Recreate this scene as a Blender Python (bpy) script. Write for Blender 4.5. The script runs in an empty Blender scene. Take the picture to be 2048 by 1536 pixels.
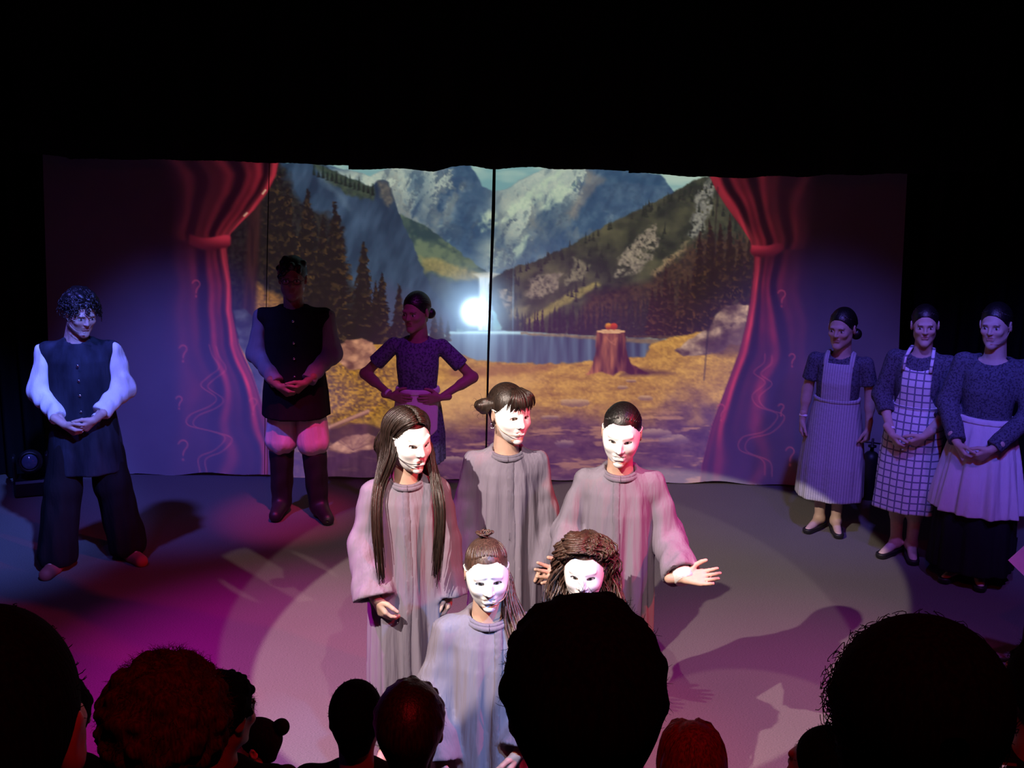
import bpy, math, random
import numpy as np
from mathutils import Vector, Matrix, Euler
random.seed(7); np.random.seed(7)
scene = bpy.context.scene
COL = scene.collection
R = math.radians

# ---------------------------------------------------------------- camera
FPX, CAMZ, PITCH, ROLL = 2400.0, 2.9, 14.0, 1.0
cam_data = bpy.data.cameras.new('camera'); cam = bpy.data.objects.new('camera', cam_data); COL.objects.link(cam)
cam_data.sensor_fit = 'HORIZONTAL'; cam_data.sensor_width = 36.0; cam_data.lens = FPX/2048*36.0
cam_data.clip_start = .05; cam_data.clip_end = 60
CAMR = (Matrix.Rotation(R(90 - PITCH), 3, 'X') @ Matrix.Rotation(R(ROLL), 3, 'Z'))
cam.matrix_world = Matrix.Translation((0, 0, CAMZ)) @ CAMR.to_4x4()
scene.camera = cam
def ray(px, py): return CAMR @ Vector(((px - 1024)/FPX, -(py - 768)/FPX, -1.0))
def on_z(px, py, z=0.0):
    d = ray(px, py); t = (z - CAMZ)/d.z; return Vector((d.x*t, d.y*t, z))
def on_y(px, py, y):
    d = ray(px, py); t = y/d.y; return Vector((d.x*t, y, CAMZ + d.z*t))
def at_depth(px, py, dep):
    d = ray(px, py)*dep; return Vector((d.x, d.y, CAMZ + d.z))

# ---------------------------------------------------------------- world, exposure
world = bpy.data.worlds.new('world'); scene.world = world; world.use_nodes = True
world.node_tree.nodes['Background'].inputs[0].default_value = (.010, .008, .018, 1)
world.node_tree.nodes['Background'].inputs[1].default_value = .10
vs = scene.view_settings
scene.display_settings.display_device = 'sRGB'
vs.view_transform = 'Standard'; vs.look = 'None'; vs.exposure = 0.0; vs.gamma = 1.0; vs.use_curve_mapping = False

# ---------------------------------------------------------------- stage lights (hung above and beside the audience)
def spot(name, loc, target, power, color, size, blend=.15, radius=.04):
    d = bpy.data.lights.new(name, 'SPOT'); d.energy = power; d.color = color
    d.spot_size = R(size); d.spot_blend = blend; d.shadow_soft_size = radius
    o = bpy.data.objects.new(name, d); COL.objects.link(o)
    o.location = loc; o.rotation_euler = (Vector(target) - Vector(loc)).to_track_quat('-Z', 'Y').to_euler()
    return o
def added_gobo(o, build):
    """an added pattern plate in the lantern: colour of the beam by direction inside the lantern"""
    d = o.data; d.use_nodes = True; nt = d.node_tree; em = nt.nodes['Emission']
    tc = nt.nodes.new('ShaderNodeTexCoord'); sx = nt.nodes.new('ShaderNodeSeparateXYZ'); nt.links.new(tc.outputs['Normal'], sx.inputs[0])
    dx = nt.nodes.new('ShaderNodeMath'); dx.operation = 'DIVIDE'; nt.links.new(sx.outputs[0], dx.inputs[0]); nt.links.new(sx.outputs[2], dx.inputs[1])
    dy = nt.nodes.new('ShaderNodeMath'); dy.operation = 'DIVIDE'; nt.links.new(sx.outputs[1], dy.inputs[0]); nt.links.new(sx.outputs[2], dy.inputs[1])
    cb = nt.nodes.new('ShaderNodeCombineXYZ'); nt.links.new(dx.outputs[0], cb.inputs[0]); nt.links.new(dy.outputs[0], cb.inputs[1])
    nt.links.new(build(nt, cb.outputs[0]), em.inputs['Color'])
PROJ_PX = (955, 600)
def bars(o, p0, p1, p2, n):
    """made-up slats imitating shadows cast by the performers: light bars running along the floor line p0-p1, repeating towards p2"""
    def loc(p):
        v = o.rotation_euler.to_matrix().inverted() @ (on_z(*p) - o.location); return Vector((v.x/v.z, v.y/v.z))
    a, b, c = loc(p0), loc(p1), loc(p2); d = (b - a).normalized(); nr = Vector((-d.y, d.x)); w = (c - a).dot(nr)
    def build(nt, vec):
        dt = nt.nodes.new('ShaderNodeVectorMath'); dt.operation = 'DOT_PRODUCT'; nt.links.new(vec, dt.inputs[0]); dt.inputs[1].default_value = (nr.x/w, nr.y/w, 0)
        sb = nt.nodes.new('ShaderNodeMath'); sb.operation = 'SUBTRACT'; nt.links.new(dt.outputs['Value'], sb.inputs[0]); sb.inputs[1].default_value = a.dot(nr)/w - .22
        fr = nt.nodes.new('ShaderNodeMath'); fr.operation = 'FRACT'; nt.links.new(sb.outputs[0], fr.inputs[0])
        lt = nt.nodes.new('ShaderNodeMath'); lt.operation = 'LESS_THAN'; nt.links.new(fr.outputs[0], lt.inputs[0]); lt.inputs[1].default_value = .5
        c3 = nt.nodes.new('ShaderNodeCombineXYZ')
        for i in range(3): nt.links.new(lt.outputs[0], c3.inputs[i])
        return c3.outputs[0]
    return build
def profile_spot(name, loc, edge, power, color, blend=.03, radius=.02):
    """a hard-edged profile spot whose beam edge runs through three points of the floor"""
    L = Vector(loc); U = [(on_z(*e) - L).normalized() for e in edge]
    a = Matrix(U).inverted() @ Vector((1, 1, 1)); c = 1/a.length; a.normalize()
    return spot(name, loc, L + a, power, color, 2*math.degrees(math.acos(min(.999, c))), blend, radius)
# white profile spots on the masked group from above the front of the stage
profile_spot('key_left', (-2.0, 2.3, 4.3), ((505, 1420), (1500, 966), (1725, 1050)), 1750, (1, .82, .70))
profile_spot('key_front', (.3, 1.6, 4.7), ((432, 1342), (1600, 1135), (1690, 1235)), 560, (1, .84, .76))
o = profile_spot('key_right', (2.1, 2.3, 4.3), ((447, 1125), (540, 1100), (660, 1190)), 750, (1, .78, .62)); added_gobo(o, bars(o, (478, 1112), (590, 1178), (640, 1118), 2.0))  # stripes added to this beam stand in for shadows between the performers
profile_spot('front_floor', (.9, 1.9, 4.8), ((1312, 1378), (1450, 1337), (1640, 1370)), 520, (1, .70, .52))
# blue side washes
spot('blue_left', (-.6, 3.4, 4.7), (-2.85, 6.4, 1.35), 2900, (.11, .19, 1.0), 23, 1.0, .08)
spot('blue_right', (1.3, 2.8, 4.7), (3.25, 6.4, 1.60), 1150, (.08, .12, 1.0), 26, 1.0, .08)
spot('indigo_floor', (-2.6, 3.2, 4.9), (-2.4, 4.8, 0), 70, (.16, .10, 1.0), 80, 1.0, .1)
spot('indigo_floor_right', (2.6, 3.2, 4.9), (2.4, 5.2, 0), 420, (.34, .12, 1.0), 74, 1.0, .1)
# violet wash low on the screen
spot('violet_left', (-2.9, 5.2, 4.6), (-2.25, 8.6, -.35), 1050, (.14, .13, 1.0), 31, 1.0, .1)
spot('violet_right', (1.6, 5.0, 4.6), (2.35, 8.6, -.2), 620, (.17, .13, 1.0), 32, 1.0, .1)
spot('violet_mid', (.3, 5.0, 4.6), (.15, 8.6, -.5), 380, (.5, .05, .75), 38, 1.0, .1)
# magenta, red and cyan colour on the group
spot('magenta_left', (-2.6, 4.2, 4.7), (-1.15, 5.35, .3), 1600, (1.0, .015, .80), 36, 1.0, .06)
spot('magenta_back', (-.6, 5.4, 4.6), (-1.42, 7.5, .50), 950, (1.0, .04, .22), 13, 1.0, .06)
spot('magenta_floor', (1.9, 3.6, 4.8), (1.4, 5.1, 0), 900, (1.0, .05, .60), 36, 1.0, .06)
spot('red_right', (3.4, 3.4, 3.4), (.2, 4.6, .9), 700, (1.0, .02, .05), 40, .8, .06)
spot('cyan_front', (1.6, 1.8, 4.0), (-.12, 4.2, .55), 1000, (.14, .42, 1.0), 17, .7, .04)
spot('red_house', (.4, .6, 5.0), (.2, 2.8, 1.2), 150, (1.0, .02, .03), 100, 1.0, .1)
spot('proj', (0, 0, 0), (0, 1, 0), 45, (.72, .86, 1), 60, .3, .02)


# ---------------------------------------------------------------- materials
MATS = {}
def new_mat(name):
    m = bpy.data.materials.new(name); m.use_nodes = True; nt = m.node_tree
    return m, nt, nt.nodes['Principled BSDF']
def N(nt, kind, **kw):
    n = nt.nodes.new(kind)
    for k, v in kw.items():
        if k in n.inputs: n.inputs[k].default_value = v
        else: setattr(n, k, v)
    return n
def cloth(name, c, rough=.85, var=.18, scale=9, bump=.25, bscale=60, sheen=.0, stretch=(1, 1, .25), spec=.2):
    """woven cloth: colour with slow variation and a fine relief"""
    if name in MATS: return MATS[name]
    m, nt, b = new_mat(name); tc = N(nt, 'ShaderNodeTexCoord')
    mp = N(nt, 'ShaderNodeMapping'); mp.inputs['Scale'].default_value = stretch; nt.links.new(tc.outputs['Object'], mp.inputs[0])
    nz = N(nt, 'ShaderNodeTexNoise', Scale=scale, Detail=4.0); nt.links.new(mp.outputs[0], nz.inputs['Vector'])
    rp = N(nt, 'ShaderNodeValToRGB'); nt.links.new(nz.outputs[0], rp.inputs[0])
    rp.color_ramp.elements[0].position = .3; rp.color_ramp.elements[1].position = .7
    rp.color_ramp.elements[0].color = tuple(x*(1 - var) for x in c) + (1,); rp.color_ramp.elements[1].color = tuple(min(1, x*(1 + var)) for x in c) + (1,)
    nt.links.new(rp.outputs[0], b.inputs['Base Color']); b.inputs['Roughness'].default_value = rough; b.inputs['Specular IOR Level'].default_value = spec
    n2 = N(nt, 'ShaderNodeTexNoise', Scale=bscale, Detail=3.0); nt.links.new(mp.outputs[0], n2.inputs['Vector'])
    bp = N(nt, 'ShaderNodeBump', Strength=bump, Distance=.02); nt.links.new(n2.outputs[0], bp.inputs['Height']); nt.links.new(bp.outputs[0], b.inputs['Normal'])
    MATS[name] = m; return m
def plain(name, c, rough=.5, metal=0.0, spec=.4, emit=None, estr=0, bump=0):
    if name in MATS: return MATS[name]
    m, nt, b = new_mat(name); b.inputs['Roughness'].default_value = rough; b.inputs['Metallic'].default_value = metal; b.inputs['Specular IOR Level'].default_value = spec
    tc = N(nt, 'ShaderNodeTexCoord'); nz = N(nt, 'ShaderNodeTexNoise', Scale=30.0, Detail=3.0); nt.links.new(tc.outputs['Object'], nz.inputs['Vector'])
    rp = N(nt, 'ShaderNodeValToRGB'); nt.links.new(nz.outputs[0], rp.inputs[0])
    rp.color_ramp.elements[0].color = tuple(x*.9 for x in c) + (1,); rp.color_ramp.elements[1].color = tuple(min(1, x*1.1) for x in c) + (1,)
    nt.links.new(rp.outputs[0], b.inputs['Base Color'])
    if emit: b.inputs['Emission Color'].default_value = emit + (1,); b.inputs['Emission Strength'].default_value = estr
    if bump:
        bp = N(nt, 'ShaderNodeBump', Strength=bump, Distance=.01); nt.links.new(nz.outputs[0], bp.inputs['Height']); nt.links.new(bp.outputs[0], b.inputs['Normal'])
    MATS[name] = m; return m
def attr_mat(name, rough=.55, spec=.3, sss=0.0):
    if name in MATS: return MATS[name]
    m, nt, b = new_mat(name); a = N(nt, 'ShaderNodeAttribute'); a.attribute_name = 'col'
    tc = N(nt, 'ShaderNodeTexCoord'); nz = N(nt, 'ShaderNodeTexNoise', Scale=40.0, Detail=3.0); nt.links.new(tc.outputs['Object'], nz.inputs['Vector'])
    mx = N(nt, 'ShaderNodeMix', data_type='RGBA', blend_type='MULTIPLY'); mx.inputs[0].default_value = .25
    nt.links.new(a.outputs['Color'], mx.inputs[6]); nt.links.new(nz.outputs[0], mx.inputs[7]); nt.links.new(mx.outputs[2], b.inputs['Base Color'])
    b.inputs['Roughness'].default_value = rough; b.inputs['Specular IOR Level'].default_value = spec
    MATS[name] = m; return m
def hair_mat(name, c, rough=.42, spec=.5):
    if name in MATS: return MATS[name]
    m, nt, b = new_mat(name); tc = N(nt, 'ShaderNodeTexCoord'); mp = N(nt, 'ShaderNodeMapping'); mp.inputs['Scale'].default_value = (1, 1, .12)
    nt.links.new(tc.outputs['Object'], mp.inputs[0]); nz = N(nt, 'ShaderNodeTexNoise', Scale=150.0, Detail=3.0); nt.links.new(mp.outputs[0], nz.inputs['Vector'])
    rp = N(nt, 'ShaderNodeValToRGB'); nt.links.new(nz.outputs[0], rp.inputs[0]); rp.color_ramp.elements[0].position = .35; rp.color_ramp.elements[1].position = .68
    rp.color_ramp.elements[0].color = tuple(x*.5 for x in c) + (1,); rp.color_ramp.elements[1].color = tuple(min(1, x*1.5) for x in c) + (1,)
    nt.links.new(rp.outputs[0], b.inputs['Base Color']); b.inputs['Roughness'].default_value = rough; b.inputs['Specular IOR Level'].default_value = spec
    bp = N(nt, 'ShaderNodeBump', Strength=.5, Distance=.004); nt.links.new(nz.outputs[0], bp.inputs['Height']); nt.links.new(bp.outputs[0], b.inputs['Normal'])
    MATS[name] = m; return m
def pattern_mat(name, c1, c2, kind, scale, rough=.85):
    """printed or woven cloth: 'check', 'stripe' or 'speckle'"""
    if name in MATS: return MATS[name]
    m, nt, b = new_mat(name); tc = N(nt, 'ShaderNodeTexCoord'); b.inputs['Roughness'].default_value = rough; b.inputs['Specular IOR Level'].default_value = .2
    if kind == 'speckle':
        v = N(nt, 'ShaderNodeTexNoise', Scale=scale, Detail=2.0); nt.links.new(tc.outputs['Object'], v.inputs['Vector'])
        rp = N(nt, 'ShaderNodeValToRGB'); rp.color_ramp.elements[0].position = .46; rp.color_ramp.elements[1].position = .62; nt.links.new(v.outputs[0], rp.inputs[0]); fac = rp.outputs[0]
    else:
        sx = N(nt, 'ShaderNodeSeparateXYZ'); nt.links.new(tc.outputs['Object'], sx.inputs[0])
        def lines(sock, w):
            a = N(nt, 'ShaderNodeMath', operation='MULTIPLY'); a.inputs[1].default_value = scale; nt.links.new(sock, a.inputs[0])
            f = N(nt, 'ShaderNodeMath', operation='FRACT'); nt.links.new(a.outputs[0], f.inputs[0])
            l = N(nt, 'ShaderNodeMath', operation='LESS_THAN'); l.inputs[1].default_value = w; nt.links.new(f.outputs[0], l.inputs[0]); return l.outputs[0]
        if kind == 'check':
            mx = N(nt, 'ShaderNodeMath', operation='MAXIMUM'); nt.links.new(lines(sx.outputs[0], .2), mx.inputs[0]); nt.links.new(lines(sx.outputs[2], .2), mx.inputs[1]); fac = mx.outputs[0]
        else: fac = lines(sx.outputs[0], .4)
    mr = N(nt, 'ShaderNodeMix', data_type='RGBA'); nt.links.new(fac, mr.inputs[0]); mr.inputs[6].default_value = c1 + (1,); mr.inputs[7].default_value = c2 + (1,)
    nt.links.new(mr.outputs[2], b.inputs['Base Color'])
    n2 = N(nt, 'ShaderNodeTexNoise', Scale=45.0, Detail=3.0); nt.links.new(tc.outputs['Object'], n2.inputs['Vector'])
    bp = N(nt, 'ShaderNodeBump', Strength=.25, Distance=.02); nt.links.new(n2.outputs[0], bp.inputs['Height']); nt.links.new(bp.outputs[0], b.inputs['Normal'])
    MATS[name] = m; return m

# ---------------------------------------------------------------- mesh helpers
def tag(o, label=None, cat=None, group=None, kind=None):
    for k, v in (('label', label), ('category', cat), ('group', group), ('kind', kind)):
        if v: o[k] = v
    return o
def link(name, me, mat, parent=None):
    o = bpy.data.objects.new(name, me); COL.objects.link(o)
    if mat: me.materials.append(mat)
    if parent: o.parent = parent
    return o
def mesh_np(name, V, F, smooth=True, col=None):
    """V (n,3), F (m,3 or 4) numpy arrays or a list of F arrays"""
    Fs = F if isinstance(F, list) else [F]; Fs = [f for f in Fs if len(f)]
    me = bpy.data.meshes.new(name); me.vertices.add(len(V)); me.vertices.foreach_set('co', np.asarray(V, np.float32).ravel())
    nl = sum(f.size for f in Fs); me.loops.add(nl); me.loops.foreach_set('vertex_index', np.concatenate([f.ravel() for f in Fs]).astype(np.int32))
    cnt = np.concatenate([np.full(len(f), f.shape[1]) for f in Fs]); st = np.concatenate([[0], np.cumsum(cnt)[:-1]])
    me.polygons.add(len(cnt)); me.polygons.foreach_set('loop_start', st.astype(np.int32))
    try: me.polygons.foreach_set('loop_total', cnt.astype(np.int32))
    except Exception: pass
    me.polygons.foreach_set('use_smooth', np.full(len(cnt), smooth))
    me.update(calc_edges=True); me.validate()
    if col is not None:
        a = me.color_attributes.new('col', 'FLOAT_COLOR', 'POINT'); c = np.ones((len(V), 4), np.float32); c[:, :3] = col; a.data.foreach_set('color', c.ravel())
    return me
class MB:
    """collects boxes, prisms and tubes for one mesh"""
    def __init__(s): s.v = []; s.f3 = []; s.f4 = []; s.n = 0
    def add(s, V, f4=(), f3=()):
        V = np.asarray(V, float); s.v.append(V)
        if len(f4): s.f4.append(np.asarray(f4, int) + s.n)
        if len(f3): s.f3.append(np.asarray(f3, int) + s.n)
        s.n += len(V); return s
    def box(s, c, d, M=None, bev=0.0):
        c = np.array(c, float); h = np.array(d, float)/2; b = min(bev, min(h)*.9)
        if b <= 0:
            V = np.array([[x, y, z] for x in (-1, 1) for y in (-1, 1) for z in (-1, 1)])*h
            F = [(0, 1, 3, 2), (4, 6, 7, 5), (0, 4, 5, 1), (2, 3, 7, 6), (0, 2, 6, 4), (1, 5, 7, 3)]; F3 = []
        else:
            V = []; 
            for x in (-1, 1):
                for y in (-1, 1):
                    for z in (-1, 1):
                        V += [(x*h[0], y*(h[1] - b), z*(h[2] - b)), (x*(h[0] - b), y*h[1], z*(h[2] - b)), (x*(h[0] - b), y*(h[1] - b), z*h[2])]
            V = np.array(V); I = lambda x, y, z, k: ((x*2 + y)*2 + z)*3 + k
            F = []; F3 = []
            for x in (0, 1):
                F.append((I(x, 0, 0, 0), I(x, 1, 0, 0), I(x, 1, 1, 0), I(x, 0, 1, 0)) if x else (I(x, 0, 0, 0), I(x, 0, 1, 0), I(x, 1, 1, 0), I(x, 1, 0, 0)))
                F.append((I(0, x, 0, 1), I(0, x, 1, 1), I(1, x, 1, 1), I(1, x, 0, 1)) if x else (I(0, x, 0, 1), I(1, x, 0, 1), I(1, x, 1, 1), I(0, x, 1, 1)))
                F.append((I(0, 0, x, 2), I(1, 0, x, 2), I(1, 1, x, 2), I(0, 1, x, 2)) if x else (I(0, 0, x, 2), I(0, 1, x, 2), I(1, 1, x, 2), I(1, 0, x, 2)))
                for y in (0, 1):
                    F.append((I(0, x, y, 1), I(1, x, y, 1), I(1, x, y, 2), I(0, x, y, 2)))
                    F.append((I(x, 0, y, 0), I(x, 1, y, 0), I(x, 1, y, 2), I(x, 0, y, 2)))
                    F.append((I(x, y, 0, 0), I(x, y, 1, 0), I(x, y, 1, 1), I(x, y, 0, 1)))
                    for z in (0, 1): F3.append((I(x, y, z, 0), I(x, y, z, 1), I(x, y, z, 2)))
        if M is not None: V = V @ np.array(M).T
        return s.add(V + c, F, F3)
    def tube(s, pts, r, n=6, cap=True):
        P = np.asarray(pts, float); m = len(P); r = np.broadcast_to(np.asarray(r, float), (m,))
        T = np.gradient(P, axis=0); T /= np.linalg.norm(T, axis=1, keepdims=True) + 1e-9
        up = np.array([0, 0, 1.]) if abs(T[0][2]) < .9 else np.array([1., 0, 0])
        A = np.cross(T, up); A /= np.linalg.norm(A, axis=1, keepdims=True) + 1e-9
        B = np.cross(T, A); th = np.arange(n)*2*np.pi/n
        V = (P[:, None] + r[:, None, None]*(np.cos(th)[None, :, None]*A[:, None] + np.sin(th)[None, :, None]*B[:, None])).reshape(-1, 3)
        i = np.arange(m - 1)[:, None]*n; j = np.arange(n)[None]; k = (j + 1) % n
        F = np.stack([i + j, i + k, i + n + k, i + n + j], -1).reshape(-1, 4); F3 = []
        if cap:
            F3 = [(0, q + 1, q) for q in range(1, n - 1)] + [((m - 1)*n, (m - 1)*n + q, (m - 1)*n + q + 1) for q in range(1, n - 1)]
        return s.add(V, F, F3)
    def lathe(s, prof, c=(0, 0, 0), n=20, M=None):
        P = np.asarray(prof, float); th = np.arange(n)*2*np.pi/n; m = len(P)
        V = np.stack([P[:, 0:1]*np.cos(th), P[:, 0:1]*np.sin(th), np.broadcast_to(P[:, 1:2], (m, n))], -1).reshape(-1, 3)
        i = np.arange(m - 1)[:, None]*n; j = np.arange(n)[None]; k = (j + 1) % n
        if M is not None: V = V @ np.array(M).T
        return s.add(V + np.array(c), np.stack([i + j, i + k, i + n + k, i + n + j], -1).reshape(-1, 4))
    def mesh(s, name, smooth=False):
        V = np.concatenate(s.v) if s.v else np.zeros((0, 3))
        return mesh_np(name, V, [np.concatenate(s.f4) if s.f4 else np.zeros((0, 4), int), np.concatenate(s.f3) if s.f3 else np.zeros((0, 3), int)], smooth)
    def build(s, name, mat, parent=None, smooth=False): return link(name, s.mesh(name, smooth), mat, parent)
def empty(name, loc=(0, 0, 0), rz=0):
    o = bpy.data.objects.new(name, None); COL.objects.link(o); o.location = loc; o.rotation_euler = (0, 0, rz); return o

# ---------------------------------------------------------------- the projected picture (computed colours for the screen)
_lat = {}
def vnoise(x, y, seed=0):
    if seed not in _lat: _lat[seed] = np.random.RandomState(seed + 11).rand(257, 257).astype(np.float32)
    L = _lat[seed]; xi = np.floor(x).astype(np.int32); yi = np.floor(y).astype(np.int32)
    fx = x - xi; fy = y - yi; fx = fx*fx*(3 - 2*fx); fy = fy*fy*(3 - 2*fy)
    xi &= 255; yi &= 255
    return (L[yi, xi]*(1 - fx) + L[yi, xi + 1]*fx)*(1 - fy) + (L[yi + 1, xi]*(1 - fx) + L[yi + 1, xi + 1]*fx)*fy
def fbm(x, y, f, seed=0, o=4, ax=1.0, ay=1.0):
    r = 0; a = 1; t = 0
    for k in range(o):
        r = r + a*vnoise(x*f*ax*2**k + 17.3*k, y*f*ay*2**k + 5.1*k, seed + k); t += a; a *= .55
    return r/t
def sstep(a, b, x):
    t = np.clip((x - a)/(b - a), 0, 1); return t*t*(3 - 2*t)

def paint(X, Y):
    """sRGB colours of the projection for picture coordinates X, Y"""
    C = np.zeros(X.shape + (3,), np.float32)
    jc = {}; XX, YY = X, Y; x0_, y0_ = X[0, 0], Y[0, 0]; sx, sy = X[0, 1] - x0_, Y[1, 0] - y0_
    def win(a, b, c, d, e):
        return (slice(max(0, int((c - e - y0_)/sy)), max(1, int((d + e - y0_)/sy) + 2)), slice(max(0, int((a - e - x0_)/sx)), max(1, int((b + e - x0_)/sx) + 2)))
    def rgb(*c): return np.array(c, np.float32)/255
    def put(m, c):
        c = np.asarray(c, np.float32)
        C[...] = C*(1 - m[..., None]) + (c if c.ndim == 3 else c[None, None])*m[..., None]
    def mix(c1, c2, t): return rgb(*c1)*(1 - t[..., None]) + rgb(*c2)*t[..., None]
    def poly(p, soft=1.5, jit=0, jf=.05, seed=3):
        xx, yy = X, Y
        if jit:
            if (jf, seed) not in jc: jc[jf, seed] = (fbm(X, Y, jf, seed, 3) - .5, fbm(X, Y, jf, seed + 7, 3) - .5)
            xx = X + jc[jf, seed][0]*2*jit; yy = Y + jc[jf, seed][1]*2*jit
        p = np.array(p, np.float32); out = np.zeros(XX.shape, np.float32)
        w = win(p[:, 0].min(), p[:, 0].max(), p[:, 1].min(), p[:, 1].max(), 2*soft + jit*2)
        xx = xx[w]; yy = yy[w]; d = np.full(xx.shape, 1e9, np.float32); ins = np.zeros(xx.shape, bool)
        for i in range(len(p)):
            ax, ay = p[i]; bx, by = p[(i + 1) % len(p)]; ex, ey = bx - ax, by - ay
            t = np.clip(((xx - ax)*ex + (yy - ay)*ey)/(ex*ex + ey*ey + 1e-9), 0, 1)
            d = np.minimum(d, (xx - ax - t*ex)**2 + (yy - ay - t*ey)**2)
            if ay != by:
                c = ((ay > yy) != (by > yy)) & (xx < ex*(yy - ay)/(by - ay) + ax); ins ^= c
        d = np.sqrt(d)*np.where(ins, 1, -1)
        out[w] = np.clip(.5 + d/(2*soft), 0, 1); return out
    def line(p, w, soft=1.5):
        p = np.array(p, np.float32); out = np.zeros(XX.shape, np.float32)
        ww = win(p[:, 0].min(), p[:, 0].max(), p[:, 1].min(), p[:, 1].max(), 2*soft + w); X, Y = XX[ww], YY[ww]
        d = np.full(X.shape, 1e9, np.float32)
        for i in range(len(p) - 1):
            ax, ay = p[i]; bx, by = p[i + 1]; ex, ey = bx - ax, by - ay
            t = np.clip(((X - ax)*ex + (Y - ay)*ey)/(ex*ex + ey*ey + 1e-9), 0, 1)
            d = np.minimum(d, (X - ax - t*ex)**2 + (Y - ay - t*ey)**2)
        out[ww] = np.clip(.5 + (w/2 - np.sqrt(d))/(2*soft), 0, 1); return out
    def spl(p, n=10):
        p = np.array(p, float); q = np.vstack([2*p[0] - p[1], p, 2*p[-1] - p[-2]]); out = []
        for i in range(1, len(q) - 2):
            for t in np.linspace(0, 1, n, endpoint=False):
                a, b, c, d = q[i - 1], q[i], q[i + 1], q[i + 2]
                out.append(.5*((2*b) + (c - a)*t + (2*a - 5*b + 4*c - d)*t*t + (3*b - a - 3*c + d)*t**3))
        out.append(p[-1]); return out
    def conifer(x0, yt, yb, w, dark, warm, seed=0, n=9, side=1):
        ww = win(x0 - w*.8, x0 + w*.8, yt, yb, 2); X, Y = XX[ww], YY[ww]
        t = np.clip((Y - yt)/(yb - yt), 0, 1.02); inb = (Y > yt) & (Y < yb)
        jit = fbm(X, Y, .09, seed + 30, 3) - .5
        ph = (t**.8*n + jit*1.6 + np.abs(X - x0)/w*1.2) % 1.0
        hw = w/2*(.06 + .94*t**.9)*(.62 + .38*ph)*(1 + jit*.55)
        m = np.clip((hw - np.abs(X - x0 - jit*w*.12))/1.5, 0, 1)*inb*.96
        hi = np.clip((ph - .45)*2, 0, 1)*np.clip(.55 + side*(X - x0)/w*1.6, 0, 1)*(fbm(X, Y, .2, seed + 40, 2) > .45)
        C[ww] = C[ww]*(1 - m[..., None]) + mix(dark, warm, hi*.75)*m[..., None]
    N1 = fbm(X, Y, .02, 1, 5); N2 = fbm(X, Y, .06, 2, 4); N3 = fbm(X, Y, .2, 5, 3)
    ink = (X > 300) & (X < 1630)
    # sky
    put(np.where(ink, 1., 0.), mix((104, 146, 148), (158, 180, 166), sstep(.35, .7, fbm(X, Y, .012, 9, 4, .6, 2))))
    # far massif
    sky = [(600, 322), (690, 338), (742, 352), (775, 338), (812, 326), (938, 326), (962, 372), (985, 384), (1015, 378), (1046, 360), (1082, 340), (1110, 326), (1235, 326), (1290, 345), (1322, 352), (1348, 384), (1372, 372), (1372, 620), (600, 620)]
    far = poly(sky, 1.2, 4)
    rd = np.abs(fbm(X*.8 + Y*.45, Y - X*.35, .021, 21, 5) - .5)*4
    rd2 = np.abs(fbm(X*.8 - Y*.5, Y + X*.4, .03, 26, 4) - .5)*4
    base = mix((46, 72, 98), (104, 124, 134), np.clip(rd*.9 + (N2 - .5), 0, 1))
    base = base*(1 - .25*sstep(330, 560, Y))[..., None] + rgb(40, 84, 118)*(.25*sstep(330, 560, Y))[..., None]
    put(far, base)
    dwn = fbm(X*.9 + Y*.5, Y*.35 - X*.2, .05, 23, 5) - .5; dw2 = fbm(X*.9 - Y*.55, Y*.35 + X*.2, .05, 28, 5) - .5
    for (ax, ay, x0, x1, sl) in ((905, 300, 700, 985, .1), (1195, 300, 985, 1372, -.12), (790, 330, 640, 860, .2), (1075, 385, 1000, 1130, .1), (860, 440, 800, 960, .2), (1010, 470, 960, 1080, .0)):
        s_ = (X - ax)/np.maximum(Y - ay + 30, 8) - sl + 1.5*dwn + .9*dw2
        reg = far*sstep(x0 - 25, x0 + 40, X)*sstep(x1 + 25, x1 - 40, X)*sstep(ay - 4, ay + 30, Y)*sstep(ay + 230, ay + 130, Y)
        put(reg*sstep(-.05, .25, s_)*.62, mix((40, 66, 92), (60, 88, 112), N2)); put(reg*sstep(.0, -.3, s_)*.55, mix((98, 112, 118), (128, 126, 112), N3))
        sn = sstep(.02, .16, -s_ - .25 + .9*dw2 + .5*(N3 - .5))*sstep(ay + 165, ay + 50, Y)
        put(reg*sn*.75, mix((150, 170, 158), (198, 206, 182), N3))
        put(reg*sstep(.10, .22, np.abs(dwn) + .3*(N3 - .5))*.35, rgb(36, 58, 82))
    for p in ([(960, 430), (1000, 420), (1050, 392), (1095, 352), (1130, 340), (1100, 378), (1062, 412), (1010, 430), (962, 445)], [(1070, 400), (1110, 372), (1160, 345), (1150, 380), (1118, 410), (1088, 420)], [(1015, 505), (1050, 470), (1060, 476), (1030, 520), (1005, 528)], [(955, 440), (1040, 420), (1000, 450), (958, 462)], [(880, 455), (905, 445), (915, 470), (900, 482)]):
        put(poly(p, 4, 11, .05)*far*.8*sstep(.36, .56, .5*N2 + .5*(dwn + .5)), mix((150, 172, 150), (190, 204, 174), N3))
    put(poly([(1180, 345), (1208, 356), (1165, 415), (1150, 440), (1130, 425), (1155, 395)], 5, 9, .05)*far*.4, rgb(140, 122, 106))
    haze = sstep(470, 570, Y)*poly([(830, 440), (1120, 440), (1120, 560), (830, 560)], 30)
    put(haze*.45, rgb(92, 122, 142))
    # left green shoulder
    put(poly([(795, 425), (850, 452), (915, 500), (975, 545), (985, 640), (830, 640)], 1.5, 4, .07), mix((40, 62, 66), (92, 108, 86), sstep(.35, .7, fbm(X + Y*.6, Y - X*.5, .03, 33, 4))))
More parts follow.
